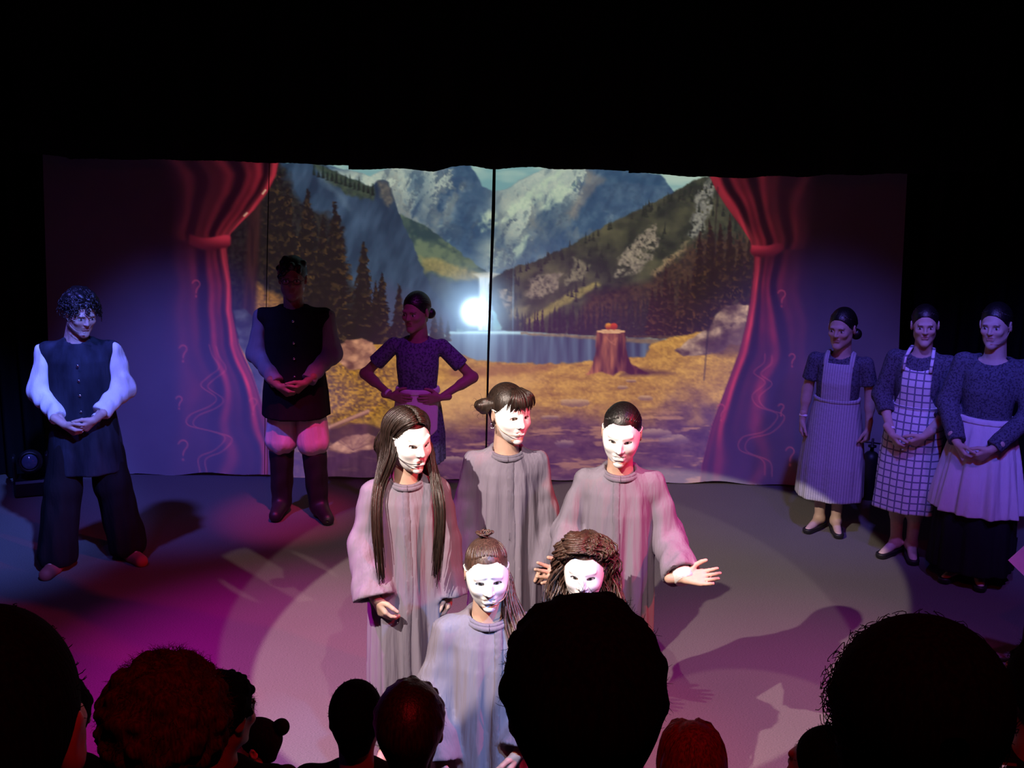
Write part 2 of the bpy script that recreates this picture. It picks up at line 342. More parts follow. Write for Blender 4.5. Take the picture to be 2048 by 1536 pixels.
    put(poly([(840, 512), (900, 530), (965, 548), (955, 566), (900, 556), (850, 540)], 4, 8, .06)*.75, mix((112, 106, 66), (170, 150, 92), N3))
    put(poly([(855, 545), (905, 562), (970, 560), (985, 660), (870, 660)], 6, 5, .06)*.85, mix((44, 62, 84), (72, 90, 108), N2))
    # left dark ridge with spire
    ridge = poly([(500, 322), (645, 326), (662, 340), (700, 358), (742, 374), (752, 362), (766, 358), (778, 366), (788, 395), (800, 432), (822, 478), (838, 520), (862, 575), (884, 605), (912, 640), (915, 668), (500, 668)], 1.5, 4, .08)
    st = fbm(X + Y*.35, Y*.35, .045, 41, 4)
    put(ridge, mix((26, 44, 62), (66, 88, 112), np.clip(st*1.3 - .25 + .25*sstep(480, 640, Y), 0, 1)))
    put(ridge*poly([(620, 322), (668, 340), (748, 372), (748, 400), (700, 392), (650, 360)], 3, 5, .09)*.85, mix((26, 40, 34), (74, 84, 60), N3))
    put(ridge*poly([(755, 362), (775, 364), (788, 400), (776, 412), (760, 395)], 4, 4, .1)*.75, mix((62, 64, 66), (128, 116, 96), N3))
    put(ridge*poly([(630, 335), (650, 350), (690, 395), (700, 420), (680, 400), (640, 360)], 6, 5, .08)*.4, rgb(98, 118, 132))
    for k, x0 in enumerate(range(628, 748, 9)):
        conifer(x0, 326 + (x0 - 628)*.34 + 7*math.sin(k*2.3), 352 + (x0 - 628)*.33, 10, (18, 30, 28), (50, 60, 44), k)
    put(poly([(700, 600), (770, 560), (905, 632), (905, 672), (700, 690)], 10, 8, .05)*.6, rgb(62, 66, 92))
    # right hillside
    hill = poly([(1420, 350), (1385, 362), (1345, 386), (1300, 408), (1250, 432), (1190, 462), (1140, 492), (1080, 518), (1020, 538), (985, 552), (972, 566), (985, 610), (1005, 662), (1520, 690), (1520, 350)], 1.5, 4, .1)
    dg = fbm(X*.7 + Y*.7, Y*.7 - X*.5, .035, 51, 5)
    put(hill, mix((28, 36, 34), (88, 86, 62), np.clip(dg*1.5 - .35, 0, 1)))
    for p, c1, c2 in (([(1252, 498), (1290, 462), (1312, 450), (1320, 480), (1302, 520), (1270, 545), (1228, 552), (1232, 528)], (74, 70, 64), (150, 138, 116)),
                      ([(1060, 560), (1090, 545), (1130, 550), (1110, 580), (1075, 600), (1050, 590)], (84, 78, 70), (144, 130, 108)),
                      ([(995, 580), (1020, 572), (1028, 600), (1010, 615)], (86, 80, 70), (140, 128, 104)),
                      ([(1380, 470), (1390, 400), (1412, 362), (1432, 362), (1424, 420), (1402, 470), (1388, 480)], (70, 72, 72), (138, 136, 120)),
                      ([(1300, 545), (1345, 508), (1380, 480), (1360, 510), (1310, 560)], (92, 82, 64), (146, 126, 92)),
                      ([(1150, 520), (1180, 530), (1160, 560), (1130, 570)], (84, 80, 66), (124, 116, 92))):
        put(poly(p, 3, 9, .07)*hill*sstep(.3, .5, N3*.6 + N2*.4), mix(c1, c2, np.clip(N3*1.4 - .2, 0, 1)))
    put(poly([(1140, 585), (1195, 564), (1200, 572), (1150, 600), (1080, 640), (1040, 652), (1060, 632)], 3, 4, .08)*hill*.85, mix((96, 90, 50), (166, 146, 84), N3))
    put(poly([(1015, 620), (1060, 610), (1050, 635), (1020, 640)], 4, 5, .08)*hill*.6, rgb(140, 128, 90))
    put(poly([(1180, 590), (1300, 560), (1400, 480), (1500, 470), (1520, 690), (1140, 690)], 10, 10, .05)*hill*.8, mix((36, 28, 32), (92, 62, 44), np.clip(N3*1.5 - .35, 0, 1)))
    rs = np.random.RandomState(4)
    for k in range(150):
        x0 = rs.uniform(1000, 1500); top = np.interp(x0, [985, 1080, 1190, 1300, 1420, 1500], [556, 520, 466, 410, 360, 350]); y0 = top + rs.uniform(-6, 1)*(k % 3 == 0) + rs.uniform(0, 120)*(k % 3 > 0)
        if (1225 < x0 < 1325 and 445 < y0 + 12 < 560) or (1050 < x0 < 1135 and 540 < y0 < 605): continue
        conifer(x0, y0 - 6, y0 + rs.uniform(10, 20), rs.uniform(7, 13), (30, 38, 34), (84, 82, 56), k, 4)
    for k in range(30):
        x0 = 1028 + k*10 + rs.randint(-3, 4); h = 38 + k*.9 + rs.randint(-6, 10)
        conifer(x0, 665 - h - k*.5, 672, 14 + k*.25, (34, 34, 38), (76, 66, 56), k, 6)
    for k in range(15):
        x0 = 1300 + k*15 + rs.randint(-5, 6); conifer(x0, 545 - k*4 + rs.randint(-30, 30), 672, 40, (36, 26, 30), (104, 66, 44), k + 5, 8, -1)
    for k in range(6):
        conifer(1400 + k*20, 440 + rs.randint(-20, 40), 600, 46, (30, 24, 26), (92, 62, 34), k + 50, 8, -1)
    # waterfall
    wf = poly([(957, 552), (980, 548), (984, 556), (978, 570), (978, 662), (956, 662), (958, 572)], 2.5)
    put(wf*np.clip(.45 + fbm(X, Y, .12, 61, 3, 2.5, .15), 0, 1), rgb(196, 212, 216))
    put(poly([(945, 548), (980, 543), (1000, 548), (985, 556), (958, 556)], 2)*.7, rgb(196, 196, 180))
    # lake
    lake = poly([(895, 664), (1010, 661), (1180, 672), (1330, 678), (1330, 724), (1150, 735), (990, 738), (900, 712)], 1.5, 1.5)
    ref = fbm(X, Y, .05, 71, 3, 1.6, .12)
    put(lake, mix((40, 52, 74), (92, 112, 132), np.clip(ref*1.4 - .3, 0, 1)))
    put(lake*np.exp(-((X - 960)/60.)**2)*.5, rgb(150, 180, 200))
    put(lake*np.exp(-((Y - 665 - np.clip((X - 1010)*.03, 0, 9))/3.5)**2)*np.clip(1.15 - np.abs(X - 980)/230, 0, 1), rgb(176, 212, 216))
    put(poly([(1005, 662), (1180, 672), (1330, 680), (1330, 690), (1180, 678), (1010, 667)], 2, 2, .1)*.8*(X > 1040), mix((92, 74, 54), (152, 122, 78), N3))
    # meadow
    mea = poly([(640, 690), (700, 672), (800, 690), (900, 700), (960, 722), (1050, 728), (1150, 726), (1200, 720), (1290, 712), (1300, 690), (1340, 676), (1400, 664), (1520, 640), (1520, 985), (300, 985), (420, 700), (520, 560), (600, 600)], 2, 4, .08)
    gr = fbm(X, Y, .05, 81, 5, .6, 1.8); fine = fbm(X, Y, .22, 84, 3, 1, 1.3)
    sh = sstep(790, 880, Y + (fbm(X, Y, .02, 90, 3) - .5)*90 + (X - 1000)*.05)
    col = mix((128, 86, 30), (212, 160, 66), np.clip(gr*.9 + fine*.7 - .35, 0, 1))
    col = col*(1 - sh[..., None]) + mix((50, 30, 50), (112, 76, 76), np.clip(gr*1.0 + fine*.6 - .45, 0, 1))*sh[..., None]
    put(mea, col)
    put(mea*poly([(640, 720), (700, 700), (790, 740), (800, 800), (740, 850), (640, 840), (600, 780)], 14, 14, .05)*.85, mix((74, 48, 34), (190, 134, 34), np.clip(fine*1.8 - .45, 0, 1)))
    put(mea*poly([(880, 770), (1000, 740), (1080, 760), (1000, 800), (900, 850), (820, 860), (840, 810)], 18, 14, .03)*.6*(1 - sh*.7), mix((190, 140, 92), (226, 178, 116), N3))
    put(mea*poly([(900, 740), (980, 730), (1110, 732), (1090, 746), (980, 752), (905, 756)], 5, 6, .05)*.5, rgb(122, 74, 44))
    put(mea*sstep(.60, .72, fbm(X, Y, .035, 96, 4, .45, 2.6))*sstep(800, 840, Y)*.5, rgb(196, 140, 96))
    for (cx, cy, rx, ry) in ((1150, 806, 34, 9), (1290, 796, 16, 6), (1262, 762, 12, 4), (1245, 775, 12, 4), (1350, 880, 34, 12), (1130, 888, 22, 9), (1100, 835, 20, 5), (1310, 868, 40, 12), (870, 885, 26, 6), (905, 920, 34, 8)):
        e = ((X - cx)/rx)**2 + ((Y - cy)/ry)**2 + (N3 - .5)*.9
        put(sstep(1.1, .6, e)*.55, mix((84, 62, 82), (186, 152, 130), sstep(cy + ry*.6, cy - ry*.8, Y)))
    # left bank of forest
    put(poly([(420, 326), (560, 326), (575, 420), (600, 560), (540, 660), (430, 700)], 6, 8, .06), mix((12, 12, 16), (38, 34, 32), np.clip(N3*1.5 - .4, 0, 1)))
    put(poly([(490, 330), (560, 330), (600, 400), (680, 440), (700, 560), (760, 640), (700, 690), (640, 690), (500, 640)], 8, 14, .05)*.9, mix((14, 16, 18), (50, 46, 36), np.clip(N3*1.5 - .4, 0, 1)))
    for a in ((615, 376, 660, 104, 1, 11), (545, 330, 560, 150, 2, 10), (575, 372, 640, 90, 8, 10), (645, 428, 650, 70, 9, 9), (671, 402, 690, 108, 3, 12), (727, 482, 690, 84, 4, 10), (752, 560, 690, 50, 7, 9), (763, 545, 690, 60, 5, 9), (798, 566, 690, 50, 6, 8), (820, 600, 688, 40, 12, 7), (868, 615, 680, 26, 13, 6), (882, 628, 682, 24, 14, 6), (896, 640, 684, 20, 15, 5)):
        conifer(a[0], a[1], a[2], a[3], (22, 22, 22), (112, 78, 40), a[4], a[5])
    put(poly([(500, 560), (530, 575), (560, 590), (575, 640), (540, 690), (500, 640)], 6, 10, .06)*.9, mix((84, 54, 30), (180, 124, 48), fine))
    put(line([(512, 330), (506, 480), (494, 690)], 26, 5)*.95, mix((22, 14, 18), (66, 36, 32), fbm(X, Y, .1, 101, 3, 2, .2)))
    put(line([(540, 335), (535, 480), (530, 600)], 3, 2)*.6, rgb(16, 14, 16))
    # boulders
    def rock(p, c1, c2, s=0):
        m = poly(p, 1.5, 3, .08, s); tt = np.clip(fbm(X*.8 + Y*.6, Y - X*.4, .055, 110 + s, 4)*1.9 - .5, 0, 1)
        put(m, mix(c1, c2, tt)); return m
    rock([(672, 720), (676, 692), (695, 680), (722, 676), (745, 684), (752, 700), (745, 735), (700, 740)], (92, 56, 50), (196, 140, 106), 1)
    rock([(1350, 702), (1372, 684), (1396, 668), (1420, 655), (1432, 630), (1452, 612), (1480, 608), (1500, 612), (1500, 690), (1460, 690), (1440, 704), (1400, 712), (1368, 712)], (72, 50, 50), (198, 164, 132), 2)
    put(poly([(1395, 690), (1440, 668), (1500, 640), (1500, 700), (1440, 712)], 8, 6, .06)*.65, rgb(62, 38, 44))
    rock([(465, 620), (490, 618), (520, 650), (530, 720), (520, 800), (505, 750), (480, 690)], (30, 30, 44), (72, 74, 92), 3)
    put(poly([(505, 690), (545, 700), (548, 960), (520, 960)], 6, 6)*.8, mix((40, 34, 60), (84, 76, 110), N2))
    # stump with apples
    put(poly([(1258, 735), (1290, 738), (1350, 746), (1290, 752), (1240, 752)], 4)*.7, rgb(60, 34, 34))
    stump = poly([(1193, 662), (1251, 662), (1252, 700), (1262, 728), (1300, 748), (1262, 748), (1240, 742), (1225, 752), (1205, 744), (1172, 750), (1186, 730), (1192, 700)], 1.5, 2, .1)
    put(stump, mix((54, 24, 28), (168, 98, 66), np.clip(fbm(X, Y, .11, 121, 3, 1.3, .18)*1.7 - .35 - (X - 1205)*.008, 0, 1)))
    put(np.clip((1.05 - ((X - 1222)/30.)**2 - ((Y - 663)/4.2)**2)*4, 0, 1), mix((176, 128, 88), (212, 166, 118), N3))
    put(line([(1212, 674), (1222, 686), (1234, 676), (1230, 690), (1220, 684)], 2, 1)*.6, rgb(176, 110, 80))
    for cx, c in ((1217, (206, 132, 36)), (1228, (186, 60, 26))):
        e = np.clip((1 - ((X - cx)/7.5)**2 - ((Y - 653)/7.5)**2)*4, 0, 1); put(e, mix((130, 40, 20), c, sstep(660, 647, Y)))
    # cut log in the lower left
    put(poly([(655, 862), (700, 845), (770, 855), (795, 880), (790, 905), (720, 905), (660, 885)], 3, 4)*.85, mix((40, 22, 44), (82, 50, 62), N2))
    log = rock([(656, 895), (690, 872), (735, 868), (770, 880), (778, 893), (740, 900), (690, 905)], (112, 72, 72), (196, 144, 124), 5)
    for k in range(7): put(line([(706, 900), (660 + k*20, 872 + (k % 2)*4)], 1.5, 1)*log*.5, rgb(90, 56, 66))
    put(poly([(656, 900), (690, 906), (745, 902), (778, 893), (790, 955), (650, 960)], 3, 4)*.8, mix((44, 24, 54), (84, 50, 76), fbm(X, Y, .09, 131, 3, 1.5, .3)))
    put(line([(640, 862), (736, 822)], 7, 1.5)*.9, rgb(168, 118, 104)); put(line([(640, 866), (736, 826)], 3, 1.5)*.7, rgb(90, 54, 62))
    # outside the picture: nothing is projected
    put(sstep(470, 420, X)*1.0, rgb(0, 0, 0)); put(sstep(1530, 1570, X), rgb(0, 0, 0))
    # curtains
    def curtain(edge_up, edge_lo, tie, sgn, xo):
        eu = np.array(edge_up, float); el = np.array(edge_lo, float)
        ex = np.where(Y < tie[1], np.interp(Y, eu[:, 1], eu[:, 0]), np.interp(Y, el[:, 1], el[:, 0]))
        w = np.where(Y < tie[1], np.interp(Y, [320, tie[1]], [235, 110]), np.interp(Y, [tie[1], 960], [105, 215]))
        u = np.maximum(sgn*(ex - X)/w, 0)
        m = np.clip(sgn*(ex - X)/2.5 + .5, 0, 1)*sstep(1.08, .86, u)
        cc = np.where(Y < tie[1], .8, .55)
        v = u**cc*3.4 + .3*np.sin(Y*.011 + 1) + (fbm(X, Y, .007, 141, 2) - .5)*1.3
        f = .62*(.5 + .5*np.cos(v*2*np.pi)) + .38*(.5 + .5*np.cos(v*2*np.pi*1.9 + 1.3 + Y*.006))
        f = np.clip(f*1.15 - .1, 0, 1)**1.5*(1.0 - .88*np.clip(u, 0, 1)**.7)*(.6 + .7*N1)
        f *= np.where(Y < tie[1], .9, (.5 + .5*sstep(tie[1], tie[1] + 70, Y))*(1 - .45*sstep(760, 940, Y)))
        put(m, np.clip(mix((16, 2, 7), (186, 40, 56), np.clip(f, 0, 1)), 0, 1))
        put(m*np.exp(-(sgn*(ex - X) - 7)**2/90.)*.40*(1 - .5*sstep(760, 940, Y)), rgb(190, 56, 68))
        return m
    cl = curtain([(558, 320), (552, 350), (535, 385), (508, 420), (482, 445), (462, 466), (455, 482)], [(453, 482), (456, 520), (462, 570), (464, 620), (478, 690), (505, 750), (528, 820), (545, 890), (548, 960)], (430, 482), 1, 310)
    band = poly(spl([(378, 468), (410, 476), (455, 470), (461, 482), (455, 494), (410, 500), (378, 488)]), 2)
    put(band, mix((52, 8, 18), (150, 36, 52), sstep(500, 474, Y)*sstep(370, 450, X)))
    cr = curtain([(1418, 350), (1432, 380), (1452, 412), (1478, 448), (1500, 480), (1506, 500)], [(1508, 500), (1507, 540), (1500, 600), (1492, 650), (1478, 705), (1450, 780), (1424, 850), (1404, 930), (1398, 985)], (1530, 500), -1, 1620)
    band = poly(spl([(1503, 490), (1530, 492), (1562, 486), (1566, 500), (1540, 514), (1508, 512), (1500, 502)]), 2)
    put(band, mix((52, 8, 18), (150, 36, 52), sstep(516, 490, Y)*sstep(1580, 1510, X)))
    for p in ([(525, 388), (531, 380)], [(488, 432), (494, 426)], [(1495, 612), (1493, 620)]): put(line(p, 3, 1), rgb(200, 160, 130))
    # faint marks woven on the curtains: question marks and winding roads
    def qm(x, y, s):
        arc = [(x + s*.42*math.cos(a), y - s*.1 + s*.42*math.sin(a)) for a in np.linspace(-2.9, 1.0, 12)] + [(x + s*.05, y + s*.55), (x, y + s*.85)]
        put(np.maximum(line(arc, 2.6, 1), line([(x, y + s*1.2), (x, y + s*1.3)], 3.4, 1))*.5, rgb(176, 62, 78))
    for q in ((392, 570, 18), (366, 700, 18), (366, 892, 22), (506, 806, 18), (358, 800, 14), (1563, 590, 18), (1442, 818, 18), (1584, 715, 14), (1580, 905, 20), (1562, 815, 13)): qm(*q)
    def road(p):
        q = np.array(spl(p, 8))
        put(np.maximum(line(q, 2.2, 1), line(q + np.array([14, 3]), 2.2, 1))*.42, rgb(176, 64, 84))
    road([(418, 690), (424, 710), (438, 735), (415, 755), (402, 772), (432, 795), (420, 812), (380, 830), (376, 850), (420, 862), (450, 875), (430, 900), (398, 915), (400, 945)])
    road([(1530, 708), (1528, 725), (1508, 745), (1530, 765), (1505, 790), (1515, 812), (1555, 830), (1530, 862), (1485, 875), (1480, 900), (1525, 920), (1530, 950)])
    # seams of the cloth
    put(line([(1436, 375), (1424, 560), (1408, 760)], 2.5, 1.5)*.55, rgb(20, 16, 22))
    return np.clip(C, 0, 1)

# ---------------------------------------------------------------- structure: floor, black drapes, ceiling, seating steps
SY = 8.6                                    # the screen hangs here
def carpet_mat():
    m, nt, b = new_mat('stage carpet'); tc = N(nt, 'ShaderNodeTexCoord')
    n1 = N(nt, 'ShaderNodeTexNoise', Scale=1.2, Detail=4.0); n2 = N(nt, 'ShaderNodeTexNoise', Scale=120.0, Detail=4.0)
    mp = N(nt, 'ShaderNodeMapping'); mp.inputs['Scale'].default_value = (1, 3.0, 1)
    nt.links.new(tc.outputs['Object'], n1.inputs['Vector']); nt.links.new(tc.outputs['Object'], mp.inputs[0]); nt.links.new(mp.outputs[0], n2.inputs['Vector'])
    rp = N(nt, 'ShaderNodeValToRGB'); rp.color_ramp.elements[0].position = .25; rp.color_ramp.elements[1].position = .8
    rp.color_ramp.elements[0].color = (.085, .08, .076, 1); rp.color_ramp.elements[1].color = (.19, .175, .165, 1); nt.links.new(n2.outputs[0], rp.inputs[0])
    mx = N(nt, 'ShaderNodeMix', data_type='RGBA', blend_type='MULTIPLY'); mx.inputs[0].default_value = .2
    nt.links.new(rp.outputs[0], mx.inputs[6]); nt.links.new(n1.outputs[0], mx.inputs[7]); nt.links.new(mx.outputs[2], b.inputs['Base Color'])
    b.inputs['Roughness'].default_value = .95; b.inputs['Specular IOR Level'].default_value = .1
    bp = N(nt, 'ShaderNodeBump', Strength=.3, Distance=.01); nt.links.new(n2.outputs[0], bp.inputs['Height']); nt.links.new(bp.outputs[0], b.inputs['Normal'])
    return m
M_BLACK = cloth('black drape', (.006, .006, .007), .95, .3, 6, .2, 40, spec=.05)
M_WALL = plain('black painted wall', (.006, .006, .007), .95, spec=.05)
o = MB().box((0, 5, -.05), (14, 14, .1)).build('floor', carpet_mat()); tag(o, kind='structure')
o = MB().box((0, 12.05, 2.6), (14, .1, 5.2)).build('wall_back', M_WALL); tag(o, kind='structure')
o = MB().box((-5.6, 5, 2.6), (.1, 14, 5.2)).build('wall_left', M_WALL); tag(o, kind='structure')
o = MB().box((5.6, 5, 2.6), (.1, 14, 5.2)).build('wall_right', M_WALL); tag(o, kind='structure')
o = MB().box((0, -2.05, 2.6), (14, .1, 5.2)).build('wall_front', M_WALL); tag(o, kind='structure')
o = MB().box((0, 5, 5.25), (14, 14, .1)).build('ceiling', M_WALL); tag(o, kind='structure')
RISERS = []
for (y0, y1, h) in ((2.44, 3.12, .41), (1.87, 2.43, .83), (-1.95, 1.86, 1.25)):
    o = MB().box((0, (y0 + y1)/2, h/2), (7.2, y1 - y0, h)).build('floor_step', M_WALL); tag(o, kind='structure')

# pleated black drapes closing the sides of the screen
def drape(name, x0, x1, y, z0, z1, label, amp=.05, pleat=.16):
    nx = int((x1 - x0)/.02); xs = np.linspace(x0, x1, nx); zs = np.linspace(z0, z1, 14)
    X_, Z_ = np.meshgrid(xs, zs)
    Y_ = y + amp*np.sin(X_/pleat*2*np.pi + .5*np.sin(X_*7))*(1 - .25*(Z_ - z0)/(z1 - z0))
    V = np.stack([X_, Y_, Z_], -1).reshape(-1, 3); n = len(V)
    V2 = V + np.array([0, .012, 0]); i = np.arange(len(zs) - 1)[:, None]*nx; j = np.arange(nx - 1)[None]
    F = np.stack([i + j, i + j + 1, i + nx + j + 1, i + nx + j], -1).reshape(-1, 4)
    o = link(name, mesh_np(name, np.concatenate([V, V2]), np.concatenate([F, F[:, ::-1] + n])), M_BLACK); tag(o, label, 'drape'); return o
pl = on_y(92, 640, SY).x; pr = on_y(1806, 640, SY).x
drape('side_drape', -5.5, pl - .03, SY - .10, .01, 5.1, 'black pleated side drape hanging beside the young man in the dark waistcoat')
drape('side_drape', pr + .04, 5.5, SY - .10, .01, 5.1, 'black pleated side drape hanging behind the women in aprons')

# ---------------------------------------------------------------- the screen: a sheet of cloth with a picture projected on it from behind
def screen():
    st = 2.0; xs = np.arange(82, 1822, st); ys = np.arange(286, 975.1, st); W_, H_ = len(xs), len(ys)
    X_, Y_ = np.meshgrid(xs.astype(np.float32), ys.astype(np.float32)); C = paint(X_, Y_)
    left = np.interp(Y_, [300, 680, 970], [85, 96, 118]); right = np.interp(Y_, [340, 610, 970], [1815, 1801, 1788])
    t = (X_ - xs[0])/(xs[-1] - xs[0]); XM = left + (right - left)*t          # sheet edges hang a little inwards
    M = np.array(CAMR); d = np.stack([(XM - 1024)/FPX, -(Y_ - 768)/FPX, -np.ones_like(XM)], -1) @ M.T
    k = SY/d[..., 1]; P = np.stack([d[..., 0]*k, np.full_like(k, SY), CAMZ + d[..., 2]*k], -1)
    C = paint(XM, Y_) if False else C
    # colours are looked up where the picture falls on the sheet
    xi = np.clip((XM - xs[0])/st, 0, W_ - 1.001); i0 = xi.astype(int); fr = (xi - i0)[..., None]; rows = np.arange(H_)[:, None]
    C = C[rows, i0]*(1 - fr) + C[rows, i0 + 1]*fr
    bot = .012 + .010*np.sin(P[..., 0]*5.1) + .008*np.sin(P[..., 0]*13)     # uneven hem just off the floor
    P[..., 2] = np.maximum(P[..., 2], bot)
    wr = (fbm(P[..., 0], P[..., 2], .9, 7, 2, 1, .35) - .5)*.016
    P[..., 1] += wr 
    lin = np.where(C <= .04045, C/12.92, ((C + .055)/1.055)**2.4)
    V = P.reshape(-1, 3); i = np.arange(H_ - 1)[:, None]*W_; j = np.arange(W_ - 1)[None]
    F = np.stack([i + j, i + W_ + j, i + W_ + j + 1, i + j + 1], -1).reshape(-1, 4)
    m, nt, b = new_mat('projection cloth'); nt.nodes.remove(b); out = nt.nodes['Material Output']
    a = N(nt, 'ShaderNodeAttribute'); a.attribute_name = 'col'
    em = N(nt, 'ShaderNodeEmission', Strength=SCREEN_EMIT); nt.links.new(a.outputs['Color'], em.inputs[0])
    df = N(nt, 'ShaderNodeBsdfDiffuse'); tc = N(nt, 'ShaderNodeTexCoord'); nz = N(nt, 'ShaderNodeTexNoise', Scale=3.0, Detail=4.0); nt.links.new(tc.outputs['Object'], nz.inputs['Vector'])
    rp = N(nt, 'ShaderNodeValToRGB'); rp.color_ramp.elements[0].color = (.26, .26, .28, 1); rp.color_ramp.elements[1].color = (.36, .36, .36, 1); nt.links.new(nz.outputs[0], rp.inputs[0]); nt.links.new(rp.outputs[0], df.inputs[0])
    rf = N(nt, 'ShaderNodeBsdfRefraction', Roughness=.33, IOR=1.33); rf.inputs[0].default_value = (.8, .92, 1, 1)
    r2 = N(nt, 'ShaderNodeBsdfRefraction', Roughness=.62, IOR=1.33); r2.inputs[0].default_value = (.55, .8, 1, 1); rm = N(nt, 'ShaderNodeMixShader'); rm.inputs[0].default_value = .35; nt.links.new(rf.outputs[0], rm.inputs[1]); nt.links.new(r2.outputs[0], rm.inputs[2]); rf = rm
    mx = N(nt, 'ShaderNodeMixShader'); mx.inputs[0].default_value = .12; nt.links.new(df.outputs[0], mx.inputs[1]); nt.links.new(rf.outputs[0], mx.inputs[2])
    ad = N(nt, 'ShaderNodeAddShader'); nt.links.new(em.outputs[0], ad.inputs[0]); nt.links.new(mx.outputs[0], ad.inputs[1]); nt.links.new(ad.outputs[0], out.inputs[0])
    o = link('projection_screen', mesh_np('projection_screen', V, F, True, lin.reshape(-1, 3)), m)
    tag(o, 'wide cloth screen showing a mountain lake with waterfall, tree stump and red curtains', 'screen')
    ms = cloth('dark seam tape', (.01, .01, .012), .9)
    for pts, r in (([(989, 322), (987, 420), (982, 560), (977, 700), (973, 880), (971, 968)], .012), ([(541, 318), (537, 470), (533, 700), (531, 950)], .0028)):
        P = [on_y(x, y, SY) + Vector((0, -.034, 0)) for x, y in pts]; P[-1].z = max(P[-1].z, .02)
        MB().tube([tuple(p) for p in P], [r, r*1.2, r*.9, r*.8, r*.6, r*.5][:len(P)], 6).build('seam', ms, o, True)
    return o
SCREEN_EMIT = 1.06
screen()

# projector on its stand behind the sheet
pj = on_y(PROJ_PX[0], PROJ_PX[1], 11.0)
pl_ = bpy.data.objects['proj']; pl_.location = pj; pl_.rotation_euler = (Vector((0, SY, 1.3)) - pj).to_track_quat('-Z', 'Y').to_euler()
pr_ = empty('projector', (pj.x, pj.y + .12, pj.z - .07)); tag(pr_, 'projector shining through the cloth screen behind the waterfall', 'projector')
MB().box((0, .16, .07), (.36, .28, .12), bev=.015).build('body', plain('projector shell', (.3, .3, .32), .4), pr_)
MB().lathe([(0, 0), (.045, 0), (.045, .05), (.038, .05), (.036, .04), (0, .04)], (0, .03, .07), 20, Matrix.Rotation(R(90), 3, 'X')).build('lens', plain('projector lens', (.2, .25, .3), .1, emit=(.8, .9, 1), estr=20.0), pr_, True)
for sx in (-.13, .13): MB().lathe([(0, 0), (.018, 0), (.015, .012), (0, .012)], (sx, .1, 0), 10).build('foot', plain('rubber', (.02, .02, .02), .8), pr_)
tb = empty('projector_stand', (pj.x, pj.y + .28, 0)); tag(tb, 'plain dark table carrying the projector behind the screen', 'table')
MB().box((0, 0, pj.z - .07 - .015), (.6, .5, .03), bev=.005).build('table_top', plain('dark wood', (.05, .035, .025), .5), tb)
for sx in (-.26, .26):
    for sy in (-.21, .21): MB().box((sx, sy, (pj.z - .1)/2), (.04, .04, pj.z - .1)).build('leg', plain('dark wood', (.05, .035, .025), .5), tb)

# black valance cloths across the top
def valance(pts, y, label, seed):
    rs = np.random.RandomState(seed); xs = np.linspace(pts[0][0], pts[-1][0], max(20, int((pts[-1][0] - pts[0][0])/4)))
    by = np.interp(xs, [p[0] for p in pts], [p[1] for p in pts]) + 1.2*np.sin(xs*.05 + seed) + rs.rand(len(xs))*1.0
    bot = np.array([on_y(x, v, y) for x, v in zip(xs, by)]); nz = 10; rows = []
    for k in range(nz):
        t = k/(nz - 1); r = bot.copy(); r[:, 2] = bot[:, 2]*(1 - t) + 4.2*t
        r[:, 1] = y + .03*(1 - .5*t)*np.sin(bot[:, 0]*14 + seed + 1.5*np.sin(bot[:, 0]*3)); rows.append(r)
    V = np.concatenate(rows); nx = len(xs); n = len(V); i = np.arange(nz - 1)[:, None]*nx; j = np.arange(nx - 1)[None]
    F = np.stack([i + j, i + j + 1, i + nx + j + 1, i + nx + j], -1).reshape(-1, 4)
    e = np.arange(nx - 1); E_ = np.stack([e + n, e + 1 + n, e + 1, e], -1)
    o = link('stage_valance', mesh_np('stage_valance', np.concatenate([V, V + np.array([0, .015, 0])]), np.concatenate([F, F[:, ::-1] + n, E_])), cloth('valance cloth', (.008, .008, .009), .95, .3, 8, .3, 30, spec=.05)); tag(o, label, 'valance')
valance([(40, 306), (128, 313), (135, 317), (400, 320), (702, 331)], 8.36, 'black valance cloth over the red painted curtain beside the spruces', 1)
valance([(698, 339), (770, 337), (870, 341), (900, 334), (940, 332), (985, 337), (1080, 334), (1100, 337), (1262, 341)], 8.30, 'black valance cloth with wavy hem hanging above the snowy peaks', 2)
valance([(1258, 346), (1300, 347), (1340, 348), (1390, 354), (1440, 355), (1560, 353), (1700, 349), (1830, 347), (1990, 344)], 8.34, 'black valance cloth hanging above the rocky hillside and aproned women', 3)

